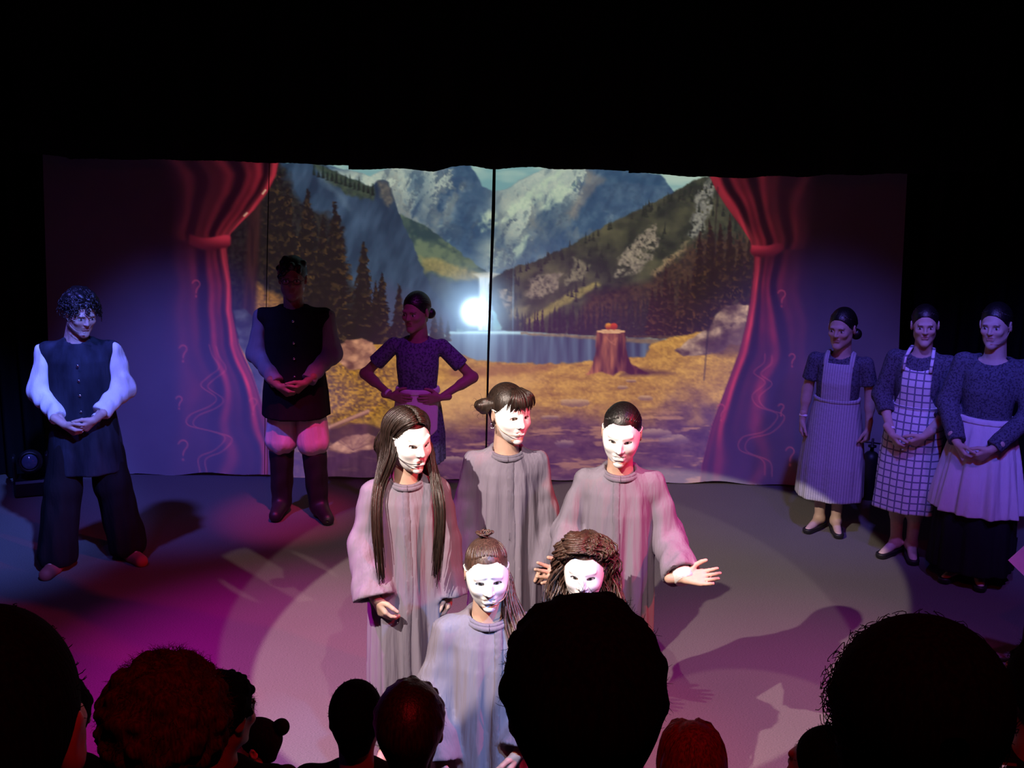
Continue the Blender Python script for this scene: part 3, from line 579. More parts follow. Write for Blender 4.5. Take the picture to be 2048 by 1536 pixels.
# ---------------------------------------------------------------- figures: smooth solids sampled on a grid and skinned with one surface
class Field:
    def __init__(s, lo, hi, h):
        s.lo = np.array(lo, float); s.h = h; s.n = np.maximum(4, np.ceil((np.array(hi, float) - s.lo)/h).astype(int) + 1)
        s.a = np.full(s.n, .3, np.float32); s.c = [(s.lo[k] + h*np.arange(s.n[k])).astype(np.float32) for k in range(3)]
    def copy(s):
        f = Field.__new__(Field); f.lo, f.h, f.n, f.c = s.lo, s.h, s.n, s.c; f.a = s.a.copy(); return f
    def reg(s, lo, hi):
        sl = []
        for k in range(3):
            a = int(np.floor((lo[k] - s.lo[k])/s.h)); b = int(np.ceil((hi[k] - s.lo[k])/s.h)) + 1
            a = min(max(a, 0), s.n[k]); b = min(max(b, 0), s.n[k]); sl.append(slice(a, b))
        x, y, z = (s.c[k][sl[k]] for k in range(3))
        return tuple(sl), x[:, None, None], y[None, :, None], z[None, None, :]
    def op(s, lo, hi, fn, k=.0, mode='u'):
        sl, x, y, z = s.reg(lo, hi)
        if any(q.stop <= q.start for q in sl): return s
        a = s.a[sl]; b = fn(x, y, z).astype(np.float32)
        if mode == 'u':
            if k > 0: h = np.clip(.5 + .5*(b - a)/k, 0, 1); r = a + (b - a)*h*0 + 0; r = b*(1 - h) + a*h - k*h*(1 - h); 
            else: r = np.minimum(a, b)
            if k > 0:
                h = np.clip(.5 + .5*(a - b)/k, 0, 1); r = a*(1 - h) + b*h - k*h*(1 - h)
        elif mode == 's':
            if k > 0: h = np.clip(.5 - .5*(a + b)/k, 0, 1); r = a*(1 - h) - b*h + k*h*(1 - h)
            else: r = np.maximum(a, -b)
        elif mode == 'i': r = np.maximum(a, b)
        elif mode == 'd': r = a + b
        s.a[sl] = r; return s
    def rc(s, A, B, ra, rb, k=.02, mode='u', wr=None):
        A = np.array(A, float); B = np.array(B, float); m = max(ra, rb) + max(k, .0) + .03
        ba = B - A; L2 = float(ba @ ba) + 1e-9
        def fn(x, y, z):
            px, py, pz = x - A[0], y - A[1], z - A[2]
            t = np.clip((px*ba[0] + py*ba[1] + pz*ba[2])/L2, 0, 1)
            d = np.sqrt((px - t*ba[0])**2 + (py - t*ba[1])**2 + (pz - t*ba[2])**2) - (ra + (rb - ra)*t)
            if wr: d = d + wr(t, px, py, pz)
            return d
        return s.op(np.minimum(A, B) - m, np.maximum(A, B) + m, fn, k, mode)
    def chain(s, pts, rad, k=.02, mode='u', wr=None):
        for i in range(len(pts) - 1): s.rc(pts[i], pts[i + 1], rad[i], rad[i + 1], k, mode, wr)
        return s
    def ell(s, c, r, k=.02, mode='u', M=None):
        c = np.array(c, float); r = np.array(r, float); m = max(r) + k + .02
        def fn(x, y, z):
            px, py, pz = x - c[0], y - c[1], z - c[2]
            if M is not None: px, py, pz = (M[0][i]*px + M[1][i]*py + M[2][i]*pz for i in range(3))
            k0 = np.sqrt((px/r[0])**2 + (py/r[1])**2 + (pz/r[2])**2); k1 = np.sqrt((px/r[0]**2)**2 + (py/r[1]**2)**2 + (pz/r[2]**2)**2)
            return k0*(k0 - 1)/(k1 + 1e-6)
        return s.op(c - m, c + m, fn, k, mode)
    def loft(s, prof, fold=None, k=.03, p=2.2, ends=True, mode='u'):
        P = np.array(prof, float); z0, z1 = P[0, 0], P[-1, 0]; mx = P[:, 1].max() + .06; my = P[:, 2].max() + np.abs(P[:, 3]).max() + .06
        def fn(x, y, z):
            zz = z[0, 0]; rx = np.interp(zz, P[:, 0], P[:, 1])[None, None].astype(np.float32); ry = np.interp(zz, P[:, 0], P[:, 2])[None, None].astype(np.float32); cy = np.interp(zz, P[:, 0], P[:, 3])[None, None].astype(np.float32)
            cx = (np.interp(zz, P[:, 0], P[:, 4])[None, None].astype(np.float32) if P.shape[1] > 4 else 0)
            q = ((np.abs(x - cx)/rx)**p + (np.abs(y - cy)/ry)**p)**(1/p); d = (q - 1)*np.minimum(rx, ry)
            if fold is not None: d = d + fold(np.arctan2((y - cy)/ry, (x - cx)/rx), z)
            if ends: d = np.maximum(np.maximum(d, z0 - z), z - z1)
            return d
        return s.op((-mx, -my, z0 - .04), (mx, my, z1 + .04), fn, k, mode)
    def mesh(s, smooth=0):
        F = s.a; S = F < 0; n = np.array(F.shape) - 1
        cnt = np.zeros(n, np.int8)
        for i in (0, 1):
            for j in (0, 1):
                for k in (0, 1): cnt += S[i:n[0] + i, j:n[1] + j, k:n[2] + k]
        idx = np.argwhere((cnt > 0) & (cnt < 8)); m = len(idx)
        if not m: return np.zeros((0, 3)), np.zeros((0, 4), int)
        off = np.array([(i, j, k) for i in (0, 1) for j in (0, 1) for k in (0, 1)])
        val = np.stack([F[idx[:, 0] + o[0], idx[:, 1] + o[1], idx[:, 2] + o[2]] for o in off], 1)
        acc = np.zeros((m, 3)); c = np.zeros(m)
        for a in range(8):
            for b in range(a + 1, 8):
                if np.abs(off[a] - off[b]).sum() == 1:
                    va, vb = val[:, a], val[:, b]; x = (va < 0) != (vb < 0); t = np.where(x, va/np.where(x, va - vb, 1), 0)
                    acc += x[:, None]*(off[a] + t[:, None]*(off[b] - off[a])); c += x
        V = idx + acc/c[:, None]
        vid = np.full(n, -1, np.int32); vid[idx[:, 0], idx[:, 1], idx[:, 2]] = np.arange(m); Q = []
        for ax in range(3):
            a1, a2 = (ax + 1) % 3, (ax + 2) % 3
            sl0 = [slice(1, None)]*3; sl1 = [slice(1, None)]*3
            lo_ = [slice(1, -1)]*3; lo_[ax] = slice(0, -1); hi_ = [slice(1, -1)]*3; hi_[ax] = slice(1, None)
            A, B = S[tuple(lo_)], S[tuple(hi_)]; e = np.argwhere(A != B)
            if not len(e): continue
            fl = A[e[:, 0], e[:, 1], e[:, 2]]; g = e.copy(); 
            for q in range(3):
                if q != ax: g[:, q] += 1
            def cell(d1, d2):
                h = g.copy(); h[:, a1] += d1; h[:, a2] += d2; return vid[h[:, 0], h[:, 1], h[:, 2]]
            q4 = np.stack([cell(-1, -1), cell(0, -1), cell(0, 0), cell(-1, 0)], 1); q4[~fl] = q4[~fl][:, ::-1]; Q.append(q4)
        Q = np.concatenate(Q); Q = Q[(Q >= 0).all(1)]
        for _ in range(smooth):
            nb = np.zeros_like(V); w = np.zeros(len(V))
            for a in range(4): np.add.at(nb, Q[:, a], V[Q[:, (a + 1) % 4]] + V[Q[:, (a + 3) % 4]]); np.add.at(w, Q[:, a], 2)
            V = .5*V + .5*nb/np.maximum(w, 1)[:, None]
        return s.lo + V*s.h, Q
    def build(s, name, mat, parent=None, T=None, smooth=0, col=None):
        V, Q = s.mesh(smooth)
        if T is not None: V = T(V)
        return link(name, mesh_np(name, V, Q, True, col), mat, parent)
def unit(v): v = np.array(v, float); return v/(np.linalg.norm(v) + 1e-9)

# --- the head, facing -Y, centre between crown and chin (chin z -.115, crown z .115)
def head_field(h, male=False):
    f = Field((-.1, -.13, -.19), (.1, .13, .135), h); j = 1.12 if male else 1.0
    f.ell((0, .018, .026), (.074, .095, .088), .01); f.ell((0, -.022, -.034), (.057*j, .066, .083), .03)
    for s in (-1, 1):
        f.rc((s*.041*j, -.005, -.062), (s*.010*j, -.070, -.098), .018, .014, .03)
        f.ell((s*.036, -.062, -.022), (.022, .020, .018), .02)
    f.ell((0, -.074, -.101), (.018*j, .014, .013), .015)
    f.rc((-.033, -.079, .021), (.033, -.079, .021), .010, .010, .014)
    for s in (-1, 1):
        f.ell((s*.031, -.098, .001), (.019, .020, .012), .010, 's')
        f.ell((s*.031, -.073, .001), (.0145, .0115, .0105), .004)
    f.rc((0, -.083, .010), (0, -.100, -.023), .0062, .0092, .010)
    for s in (-1, 1): f.ell((s*.0100, -.092, -.026), (.0070, .0075, .006), .006)
    f.rc((-.015, -.083, -.0495), (.015, -.083, -.0495), .0065, .0065, .006); f.rc((-.013, -.083, -.061), (.013, -.083, -.061), .007, .007, .006)
    f.rc((-.023, -.090, -.0555), (.023, -.090, -.0555), .0022, .0022, .003, 's')
    for s in (-1, 1):
        M = np.array(Matrix.Rotation(R(18*s), 3, 'Z') @ Matrix.Rotation(R(12), 3, 'X'))
        f.ell((s*.077, .014, -.006), (.0085, .020, .032), .006, 'u', M); f.ell((s*.086, .009, -.003), (.006, .011, .018), .005, 's', M)
    f.rc((0, .022, -.05), (0, .03, -.19), .052 if not male else .058, .054 if not male else .062, .03)
    return f
def head_colors(V, skin, brow):
    c = np.tile(np.array(skin, float), (len(V), 1)); x, y, z = np.abs(V[:, 0]), V[:, 1], V[:, 2]; fr = y < -.05
    def m(mask, q, a=1.0): c[mask] = c[mask]*(1 - a) + np.array(q)*a
    m(fr & (x < .040) & (x > .012) & (y < -.055) & (np.abs(z + .030) < .02), (skin[0]*1.05, skin[1]*.82, skin[2]*.82), .4)
    m(fr & (x < .021 - .9*np.abs(z + .055)) & (np.abs(z + .055) < .0115) & (y < -.078), (skin[0]*.78, skin[1]*.55, skin[2]*.55))
    m(fr & (x > .012) & (x < .047) & (np.abs(z - .022 + .25*np.abs(x - .028)) < .0030), brow, .75)
    ex = x - .031; m(fr & ((ex/.0135)**2 + ((z - .001)/.0062)**2 < 1), (.62, .6, .58)); m(fr & (ex**2 + (z - .001)**2 < .0058**2), (.02, .015, .012))
    m(fr & (np.abs(ex) < .014) & (np.abs(z - .0085) < .0025), brow, .8)
    return c
_heads = {}
def base_head(kind):
    if kind not in _heads: _heads[kind] = head_field({'f': .0042, 'm': .0042, 'b': .007}[kind], kind == 'm').mesh()
    return _heads[kind]

def hand_field(w, d, t, n, s, curl, spread=0.0, thumb_in=.3):
    """w wrist, d towards the fingers, t towards the thumb, n the way the palm faces"""
    d = unit(d); t = unit(np.array(t) - d*np.dot(t, d)); n0 = np.cross(d, t); n = n0 if np.dot(n0, n) > 0 else -n0; w = np.array(w, float)
    f = Field(w - .21*s, w + .21*s, .0046); k = .008*s
    f.rc(w - d*.06*s, w, .026*s, .023*s, .01); offs = (.031, .0105, -.0105, -.030); ln = (.070, .078, .072, .056)
    for i, o in enumerate(offs):
        b = w + (d*(.084 - abs(o)*.25) + t*o)*s; f.rc(w + (d*.012 + t*o*.45)*s, b, .0155*s, .0125*s, .012*s)
        p = b; ang = math.radians(spread*(1.5 - i)*9); dd = unit(d*math.cos(ang) + t*math.sin(ang)); a = 0
        for q, (lf, ra, rb) in enumerate(((.46, .0098, .0088), (.30, .0088, .0080), (.26, .0080, .0070))):
            a += curl*(1.15, 1.35, .9)[q]*(1 + .06*i); v = dd*math.cos(a) + n*math.sin(a); e = p + v*ln[i]*lf*s; f.rc(p, e, ra*s, rb*s, .003*s); p = e
    b = w + (d*.028 + t*.026 + n*.008)*s; v1 = unit(d*.62 + t*.75 + n*thumb_in); v2 = unit(d*.9 + t*.35 + n*thumb_in); v3 = unit(d*.98 + t*.15 + n*(thumb_in + curl*.4))
    f.rc(w + d*.01*s, b, .017*s, .0155*s, k); e1 = b + v1*.036*s; e2 = e1 + v2*.03*s; e3 = e2 + v3*.024*s
    f.rc(b, e1, .0145*s, .0115*s, k); f.rc(e1, e2, .0112*s, .010*s, .003); f.rc(e2, e3, .010*s, .008*s, .003)
    return f

ARMS = {  # base coordinates for a 1.7 m figure, right side (+x); mirrored for the left
    'hang':  dict(el=(.222, .02, 1.10), wr=(.232, -.04, .865), d=(.02, -.15, -1), t=(-.25, -1, 0), n=(-1, 0, 0), curl=.45),
    'side':  dict(el=(.232, .02, 1.10), wr=(.245, -.05, .865), d=(-.05, -.12, -1), t=(-.25, -1, 0), n=(-1, .1, 0), curl=.75),
    'clasp': dict(el=(.235, .0, 1.10), wr=(.085, -.185, .955), d=(-.80, -.12, -.62), t=(-.3, -.75, .6), n=(-.35, .85, -.1), curl=.62),
    'hip':   dict(el=(.385, .05, 1.115), wr=(.172, -.085, .99), d=(-.90, -.40, -.06), t=(.1, -.1, 1), n=(-.25, 1, 0), curl=.10),
    'lap':   dict(el=(.168, -.03, 1.12), wr=(.10, -.22, .98), d=(-.3, -.9, -.3), t=(-.7, 0, .6), n=(0, -.2, -1), curl=.5),
}
class Person:
    def __init__(s, loc, H, yaw=0, hs=1.0, head=(0, 0, 0), arms=('hang', 'hang'), skin=(.56, .37, .28), hairc=(.02, .012, .01), male=False, pose='stand', wid=1.0, label='', group=None, stance=.085, feet=None, kind=None, vox=.0095, hshift=(0, 0)):
        s.H, s.hs, s.pose, s.male, s.wid = H, hs, pose, male, wid
        s.drop = {'stand': 0, 'kneel': .42, 'sit': .44}[pose]
        zsh = H - .236*hs - .078*(H/1.7); s.s = H/1.7; s.zs = zsh/1.385; s.dz = -s.drop*s.zs if pose != 'sit' else (.50*s.s - .93*s.zs)
        s.skin = skin; s.hairc = hairc; P = s.P
        f = Field(P((-.62, -.62, 0)) - .02, P((.62, .5, 1.5)) + .02, vox); w = wid
        if pose == 'sit': f = Field((-.45*s.s, -.75*s.s, 0), (.45*s.s, .3*s.s, P((0, 0, 1.5))[2] + .02), vox)
        if pose == 'kneel': f = Field((-.62*s.s, -.5*s.s, 0), (.62*s.s, .62*s.s, P((0, 0, 1.5))[2] + .02), vox)
        S = s.s; s.f = f
        f.ell(P((0, 0, .955)), np.array((.150*w, .105*w, .115))*S, .04); f.rc(P((0, .005, 1.0)), P((0, .005, 1.2)), .090*S*w, .090*S*w, .04)
        f.ell(P((0, .004, 1.235)), np.array((.132*w, .084*w, .14))*S, .04)
        sw = .150*w if not male else .168*w
        f.rc(P((-sw, .012, 1.342)), P((sw, .012, 1.342)), .038*S, .038*S, .04)
        f.rc(P((0, .018, 1.36)), P((hshift[0]*.5, .012 + hshift[1]*.5, 1.49)), .062*S, .052*S, .03)
        s.sh = []; s.el = []; s.wr = []; s.hv = []
        for i, sg in enumerate((-1, 1)):
            A = arms[i]; A = dict(ARMS[A]) if isinstance(A, str) else dict(A)
            m = np.array((sg, 1, 1)) if not A.get('abs') else np.ones(3)
            sh = P((sg*(sw + .022), .012, 1.344)); el = P(np.array(A['el'])*m); wr = P(np.array(A['wr'])*m)
            s.sh.append(sh); s.el.append(el); s.wr.append(wr)
            f.rc(sh, el, .039*S*w, .036*S*w, .03); f.rc(el, wr, .036*S, .0235*S, .015); f.rc(el, el + (wr - el)*.35, .036*S, .037*S, .02)
            s.hv.append((np.array(A['d'])*m, np.array(A['t'])*m, np.array(A['n'])*m, A.get('curl', .4), A.get('spread', 0), A.get('thumb', .3)))
        s.hip = []; s.kn = []; s.an = []; s.toe = []
        for i, sg in enumerate((-1, 1)):
            hip = P((sg*.082, 0, .90))
            if pose == 'stand':
                fx = (feet[i][0] if feet else sg*stance)*S; fy = (feet[i][1] if feet else 0)*S; td = feet[i][2] if feet else sg*18
                an = np.array((fx, fy + .03*S, .075*S)); kn = (hip + an)/2 + np.array((0, -.02*S, .02)); to = an + np.array((math.sin(R(td))*.17, -math.cos(R(td))*.17, -.048/1))*S
            elif pose == 'kneel':
                kn = np.array((sg*.10*S, -.06*S, .065*S)); an = np.array((sg*.09*S, .27*S, .06*S)); to = an + np.array((0, .10*S, -.03*S))
            else:
                kn = np.array((sg*.10*S, -.33*S, .50*S)); an = np.array((sg*.10*S, -.27*S, .075*S)); to = an + np.array((sg*.03, -.17, -.048))*S
            f.rc(hip, kn, .084*S*w, .056*S, .04); f.rc(kn, an, .054*S, .036*S, .02); f.rc(kn + (an - kn)*.12, kn + (an - kn)*.5, .05*S, .048*S, .03)
            f.rc(an, to, .035*S, .026*S, .03); f.rc(an + np.array((0, .035*S, -.02*S)) if pose != 'kneel' else an, an, .032*S, .036*S, .02)
            s.hip.append(hip); s.kn.append(kn); s.an.append(an); s.toe.append(to)
        Vs, Qs, Cs = [], [], []; off = 0
        def push(V, Q, C):
            nonlocal off
            Vs.append(V); Qs.append(Q + off); Cs.append(C); off += len(V)
        V, Q = f.mesh(); push(V, Q, np.tile(np.array(skin, float), (len(V), 1)))
        s.hc = np.array((hshift[0], hshift[1], P((0, 0, 1.385))[2] + .078*S + .118*hs)); 
        E = Matrix.Rotation(R(head[0]), 3, 'Z') @ Matrix.Rotation(R(head[1]), 3, 'X') @ Matrix.Rotation(R(head[2]), 3, 'Y'); s.HR = np.array(E)
        kind = kind or ('m' if male else 'f'); V, Q = base_head(kind); push(s.T(V), Q, head_colors(V, skin, hairc))
        if pose != 'sit' or kind != 'b':
            for i in (0, 1):
                d, t, n, curl, spr, th = s.hv[i]; hf = hand_field(s.wr[i], d, t, n, S*1.0, curl, spr, th); V, Q = hf.mesh(); push(V, Q, np.tile(np.array(skin, float), (len(V), 1)))
        s.o = link('person', mesh_np('person', np.concatenate(Vs), np.concatenate(Qs), True, np.concatenate(Cs)), attr_mat('skin'))
        s.o.location = loc; s.o.rotation_euler = (0, 0, R(yaw)); tag(s.o, label, 'person', group)
    def P(s, p): p = np.array(p, float); return np.array((p[0]*s.s, p[1]*s.s, p[2]*s.zs + s.dz))
    def T(s, V):
        pv = np.array((0, .02, -.10))*s.hs                     # the head turns on top of the neck
        return (np.asarray(V)*s.hs - pv) @ s.HR.T + pv + s.hc
    def field(s, lo, hi, h=.0085): return Field(s.P(lo) if s.pose == 'stand' else np.array(lo)*s.s, s.P(hi) if s.pose == 'stand' else s.P(hi), h)
    def prof(s, rows): return [(s.P((0, 0, r[0]))[2], r[1]*s.s, r[2]*s.s, r[3]*s.s) for r in rows]

def folds(amp, n, seed, zr, twist=.8):
    """hanging folds: amp grows between the two heights zr"""
    rs = np.random.RandomState(seed); ph = rs.rand(6)*6.28; z1, z0 = zr
    def fn(th, z):
        a = amp*np.clip((z1 - z)/(z1 - z0), 0, 1)**.8
        w = np.sin(n*th + ph[0] + twist*np.sin(z*3 + ph[1])) + .6*np.sin((n*1.62)*th*1.0 + ph[2] + twist*np.sin(z*4.3 + ph[3])) + .35*np.sin(n*2.6*th + ph[4] + z*3)
        return a*w*.6
    return fn
def wrinkles(amp, n, seed):
    rs = np.random.RandomState(seed); p = rs.rand(4)*6.28
    def fn(t, x, y, z): return amp*(.55*np.sin(t*n*3.1 + p[0] + 42*x + 26*y) + .8*np.sin(t*n*1.3 + p[1] - 52*y + 58*x) + .7*np.sin(75*x + 46*y + p[2] - t*n) + .35*np.sin(t*n*7 + 20*x - 34*y + p[3]))*.7
    return fn

# ---------------------------------------------------------------- hair
def scalp_cap(h=.0055, grow=.010, line=.072, back=-.085, rough=0, seed=0, bump=1.0):
    f = Field((-.16, -.17, -.15), (.16, .19, .19), h)
    f.ell((0, .022 + grow*.75, .030 + grow*.45), (.0765 + grow*.8, .0985 + grow*.5, .0915 + grow*.6), .01)
    f.rc((0, .075, .02), (0, .062, -.06), .055 + grow*.5, .045 + grow*.4, .03)
    def cut(x, y, z):
        d1 = -.84*(y + .085) - .545*(z - line - .016 + 2.2*x*x); d2 = back - z + 0*x*y; d3 = np.where(z < .0, -.2*(y - .012) + 0*x, -1)
        return np.maximum(np.maximum(d1 + 0*x, d2), np.where((z < -.01) & (y < .015), .012 + 0*x + 0*z, -1))
    f.op((-.2, -.2, -.2), (.2, .2, .2), cut, 0, 'i')
    if rough:
        rs = np.random.RandomState(seed)
        for _ in range(rough):
            a = rs.rand()*6.28; e = math.asin(rs.uniform(-.15, 1)); p = np.array((math.cos(a)*math.cos(e)*.084, .022 + math.sin(a)*math.cos(e)*.105, .03 + math.sin(e)*.097))
            if -.84*(p[1] + .085) - .545*(p[2] - line) > .0: continue
            r = rs.uniform(.012, .022)*bump; f.ell(p, (r, r, r), .012*bump)
    return f
def curl_tubes(mb, roots, ln, rad, turns, thick, T, grav=1.0, seed=0, seg=16):
    rs = np.random.RandomState(seed)
    for p, nrm in roots:
        L = ln*rs.uniform(.6, 1.15); ph = rs.rand()*6.28; t = np.linspace(0, 1, seg); g = np.array((0, 0, -1.))
        d0 = unit(nrm); c = p + np.outer(t*L, d0*.35) + np.outer(t**1.3*L*grav, g*.9) + np.outer(np.sin(t*1.5)*L*.1, d0)
        u = unit(np.cross(d0, g) + .01); v = np.cross(d0, u); rr = rad*np.minimum(1, t*4)
        c = c + np.outer(rr*np.cos(ph + t*turns*6.28), u) + np.outer(rr*np.sin(ph + t*turns*6.28), v)
        mb.tube(T(c), thick*(1 - .5*t), 4, True)
def scalp_points(n, seed, emin=-.3, line=.072, grow=.0):
    rs = np.random.RandomState(seed); out = []
    while len(out) < n:
        a = rs.rand()*6.28; e = math.asin(rs.uniform(emin, 1)); q = np.array((math.cos(a)*math.cos(e), math.sin(a)*math.cos(e), math.sin(e)))
        p = np.array((0, .022, .03)) + q*np.array((.084 + grow, .105 + grow, .097 + grow))
        if -.84*(p[1] + .085) - .545*(p[2] - line) > .0: continue
        out.append((p, q))
    return out
def spline(pts, n=14):
    p = np.array(pts, float); q = np.vstack([2*p[0] - p[1], p, 2*p[-1] - p[-2]]); u = np.linspace(0, len(p) - 1 - 1e-6, n); i = u.astype(int); t = (u - i)[:, None]
    a, b, c, d = q[i], q[i + 1], q[i + 2], q[i + 3]
    return .5*(2*b + (c - a)*t + (2*a - 5*b + 4*c - d)*t*t + (3*b - a - 3*c + d)*t**3)
def strands(mb, guide, n, spread, thick, seed, seg=14, wave=0.0, freq=3, flat=.5):
    """a lock: strands round a guide line, tapering to the tip"""
    rs = np.random.RandomState(seed); g = spline(guide, seg); t = np.linspace(0, 1, seg)
    for _ in range(n):
        o = rs.randn(3)*spread*np.array((1, flat, .2)); ph = rs.rand()*6.28; e = rs.uniform(.82, 1.0); tt = t*e
        c = np.stack([np.interp(tt, t, g[:, k]) for k in range(3)], 1) + np.outer(.45 + .75*np.sin(np.pi*np.clip(t*.8, 0, 1)), o)
        if wave: c[:, 0] += wave*np.sin(t*freq*6.28 + ph*.3); c[:, 1] += wave*np.cos(t*freq*6.28 + ph*.3)
        mb.tube(c, thick*(1.1 - .85*t**2)*rs.uniform(.7, 1.2), 5, True)

def drape_hair(mb, p, n, seed, front_len, back_len, thick, wave=0.0, freq=2.0, ymin=-.062, spread=.006, per=6, flare=0.0, over=(.118, .05)):
    """hair combed from a middle parting over both sides of the head, then hanging"""
    rs = np.random.RandomState(seed)
    for sd in (-1, 1):
        for k in range(n):
            u = k/(n - 1); y0 = ymin + (.118 - ymin)*u; q = math.sqrt(max(.12, 1 - ((y0 - .022)/.118)**2)); pts = []
            for ph in (6, 28, 52, 78, 100):
                a = R(ph); w = max(0, (ph - 28)/72)
                pts.append((sd*.0895*q*math.sin(a) + sd*.012*w*(1 - q), y0 + (.040*(1 - u) - .012*u)*w + (.02 if u < .25 else 0)*w, .032 + .1015*q*math.cos(a) + .004))
            pts.append((sd*(.080 + .018*q), y0 + .035*(1 - u), -.055)); A = p.T(np.array(pts)); S = p.s; L = rs.uniform(.9, 1.05)
            if u < .55: ln = front_len*L; t0 = p.P((sd*(over[0] + over[1]*u), -.080 - .02*math.sin(u*3), 1.385)); tail = [t0, t0 + np.array((sd*.008 + sd*flare*.3, -.055*S, -.30*ln)), t0 + np.array((sd*flare*.6, -.072*S, -.65*ln)), t0 + np.array((-sd*.012 + sd*flare, -.072*S, -ln))]
            else: ln = back_len*L; t0 = p.P((sd*(.13*(1.45 - u)), .06 + .09*(u - .5), 1.40)); tail = [t0, t0 + np.array((sd*.01, .05*S, -.35*ln)), t0 + np.array((0, .07*S, -.7*ln)), t0 + np.array((0, .07*S, -ln))]
            strands(mb, list(A) + tail, per, spread, thick, seed*91 + k + (sd > 0)*1000, 24, wave, freq)

def comb(mb, p, end, n=44, seed=0, amax=1.75, thick=.0034, off=.0055, e0=.86):
    """hair combed back from the hairline over the skull to one point (a direction from the skull's centre)"""
    c = np.array((0, .018, .026)); rad = np.array((.074, .095, .088)) + off; end = unit(end)
    for k in range(n):
        a = -amax + 2*amax*k/(n - 1); e = e0 - .42*abs(a)**1.4*.75; d0 = np.array((math.sin(a)*math.cos(e), -math.cos(a)*math.cos(e), math.sin(e))); om = math.acos(np.clip(d0 @ end, -1, 1)); pts = []
        for t in np.linspace(0, 1, 7):
            d = (math.sin((1 - t)*om)*d0 + math.sin(t*om)*end)/math.sin(om); pts.append(c + d*rad*(.965 + .045*min(1, t*4)))
        strands(mb, list(p.T(np.array(pts))), 2, .0022, thick, seed + k, 14, 0, 1, 1.0)

# ---------------------------------------------------------------- masks and small things worn
M_MASK = plain('white plastic mask', (.84, .84, .84), .5, spec=.25)
def make_mask(p, mouth, brow, parent):
    f = Field((-.1, -.135, -.15), (.1, .06, .11), .0034)
    f.ell((0, -.010, .010), (.078, .088, .092), .01); f.ell((0, -.024, -.040), (.066, .072, .088), .03); f.ell((0, -.078, -.104), (.022, .016, .017), .02)
    for s in (-1, 1): f.ell((s*.037, -.068, -.026), (.024, .022, .02), .02)
    b0, b1 = {'sad': (.036, .024), 'angry': (.018, .038), 'flat': (.027, .030)}[brow]
    for s in (-1, 1): f.rc((s*.012, -.093, b0), (s*.046, -.079, b1), .0085, .0065, .010)
    f.rc((0, -.090, .014), (0, -.113, -.028), .008, .0115, .010)
    for s in (-1, 1): f.ell((s*.012, -.102, -.032), (.008, .009, .007), .006); f.ell((s*.006, -.112, -.036), (.0035, .006, .003), .002, 's')
    zc = {'sad': -.060, 'open': -.066, 'smile': -.064, 'line': -.062}[mouth]
    f.rc((-.018, -.090, zc + .008), (.018, -.090, zc + .008), .008, .008, .008); f.rc((-.016, -.090, zc - .009), (.016, -.090, zc - .009), .009, .009, .008)
    inner = Field((-.1, -.135, -.15), (.1, .06, .11), .0034)
    inner.ell((0, -.006, .010), (.073, .083, .090), .01); inner.ell((0, -.018, -.040), (.061, .067, .083), .03); inner.ell((0, -.080, -.02), (.012, .018, .03), .02)
    f.a = np.maximum(f.a, -inner.a)
    def front(x, y, z):
        e = ((x/.082)**2 + ((z + .022)/.104)**2)**.5 - 1
        return np.maximum(np.maximum(y - (.0 - .035*np.abs(z/.1)) + 0*x, e*.08 + 0*y), z - .072 + 0*x*y)
    f.op((-.2, -.2, -.2), (.2, .2, .2), front, 0, 'i')
    tilt = {'sad': -.22, 'angry': .22, 'flat': 0}[brow]
    for s in (-1, 1):
        M = np.array(Matrix.Rotation(R(-math.degrees(math.atan(tilt))*s), 3, 'Y'))
        f.ell((s*.032, -.085, .004), (.0165, .06, .0072), .002, 's', M)
    if mouth == 'open': f.ell((0, -.09, zc), (.012, .06, .0085), .002, 's')
    elif mouth == 'sad':
        for s in (-1, 1): f.rc((0, -.13, zc + .003), (s*.022, -.13, zc - .006), .0035, .003, .001, 's'); f.rc((0, -.09, zc + .003), (s*.022, -.075, zc - .006), .0035, .003, .001, 's'); f.rc((0, -.105, zc + .003), (s*.022, -.09, zc - .006), .0035, .003, .001, 's')
    elif mouth == 'smile':
        for s in (-1, 1):
            for y in (-.115, -.103, -.092): f.rc((0, y, zc - .003), (s*.022, y + .012, zc + .004), .0028, .0022, .001, 's')
    else:
        for y in (-.115, -.103, -.092): f.rc((-.018, y, zc), (.018, y, zc), .0028, .0028, .001, 's')
    m = f.build('mask', M_MASK, parent, p.T)
    for s in (-1, 1):
        mb = MB(); mb.tube(p.T(np.array([(s*.076, -.012, .020), (s*.082, .006, .024), (s*.083, .03, .02), (s*.07, .075, .01), (0, .122, .01)])), .0028, 5); mb.build('elastic_band', plain('white elastic', (.7, .7, .7), .8), m, True)
    return m
M_MIC = plain('beige microphone boom', (.35, .26, .2), .4); M_MICB = plain('black microphone boom', (.01, .01, .01), .4)
def headset(p, side, parent, mat, reach=.022):
    s = side; mb = MB(); pts = spline([(s*.082, .03, .012), (s*.083, .0, .02), (s*.080, -.012, -.02), (s*.072, -.045, -.052), (s*.05, -.088, -.066), (s*reach, -.108, -.066)], 16)
    mb.tube(p.T(pts), .0017, 5); o = mb.build('headset_microphone', mat, parent, True)
    mb = MB(); tip = pts[-1]; mb.tube(p.T(np.array([tip, tip + np.array((-s*.012, -.002, 0))])), .0035, 7); mb.build('microphone_tip', mat, o, True); return o
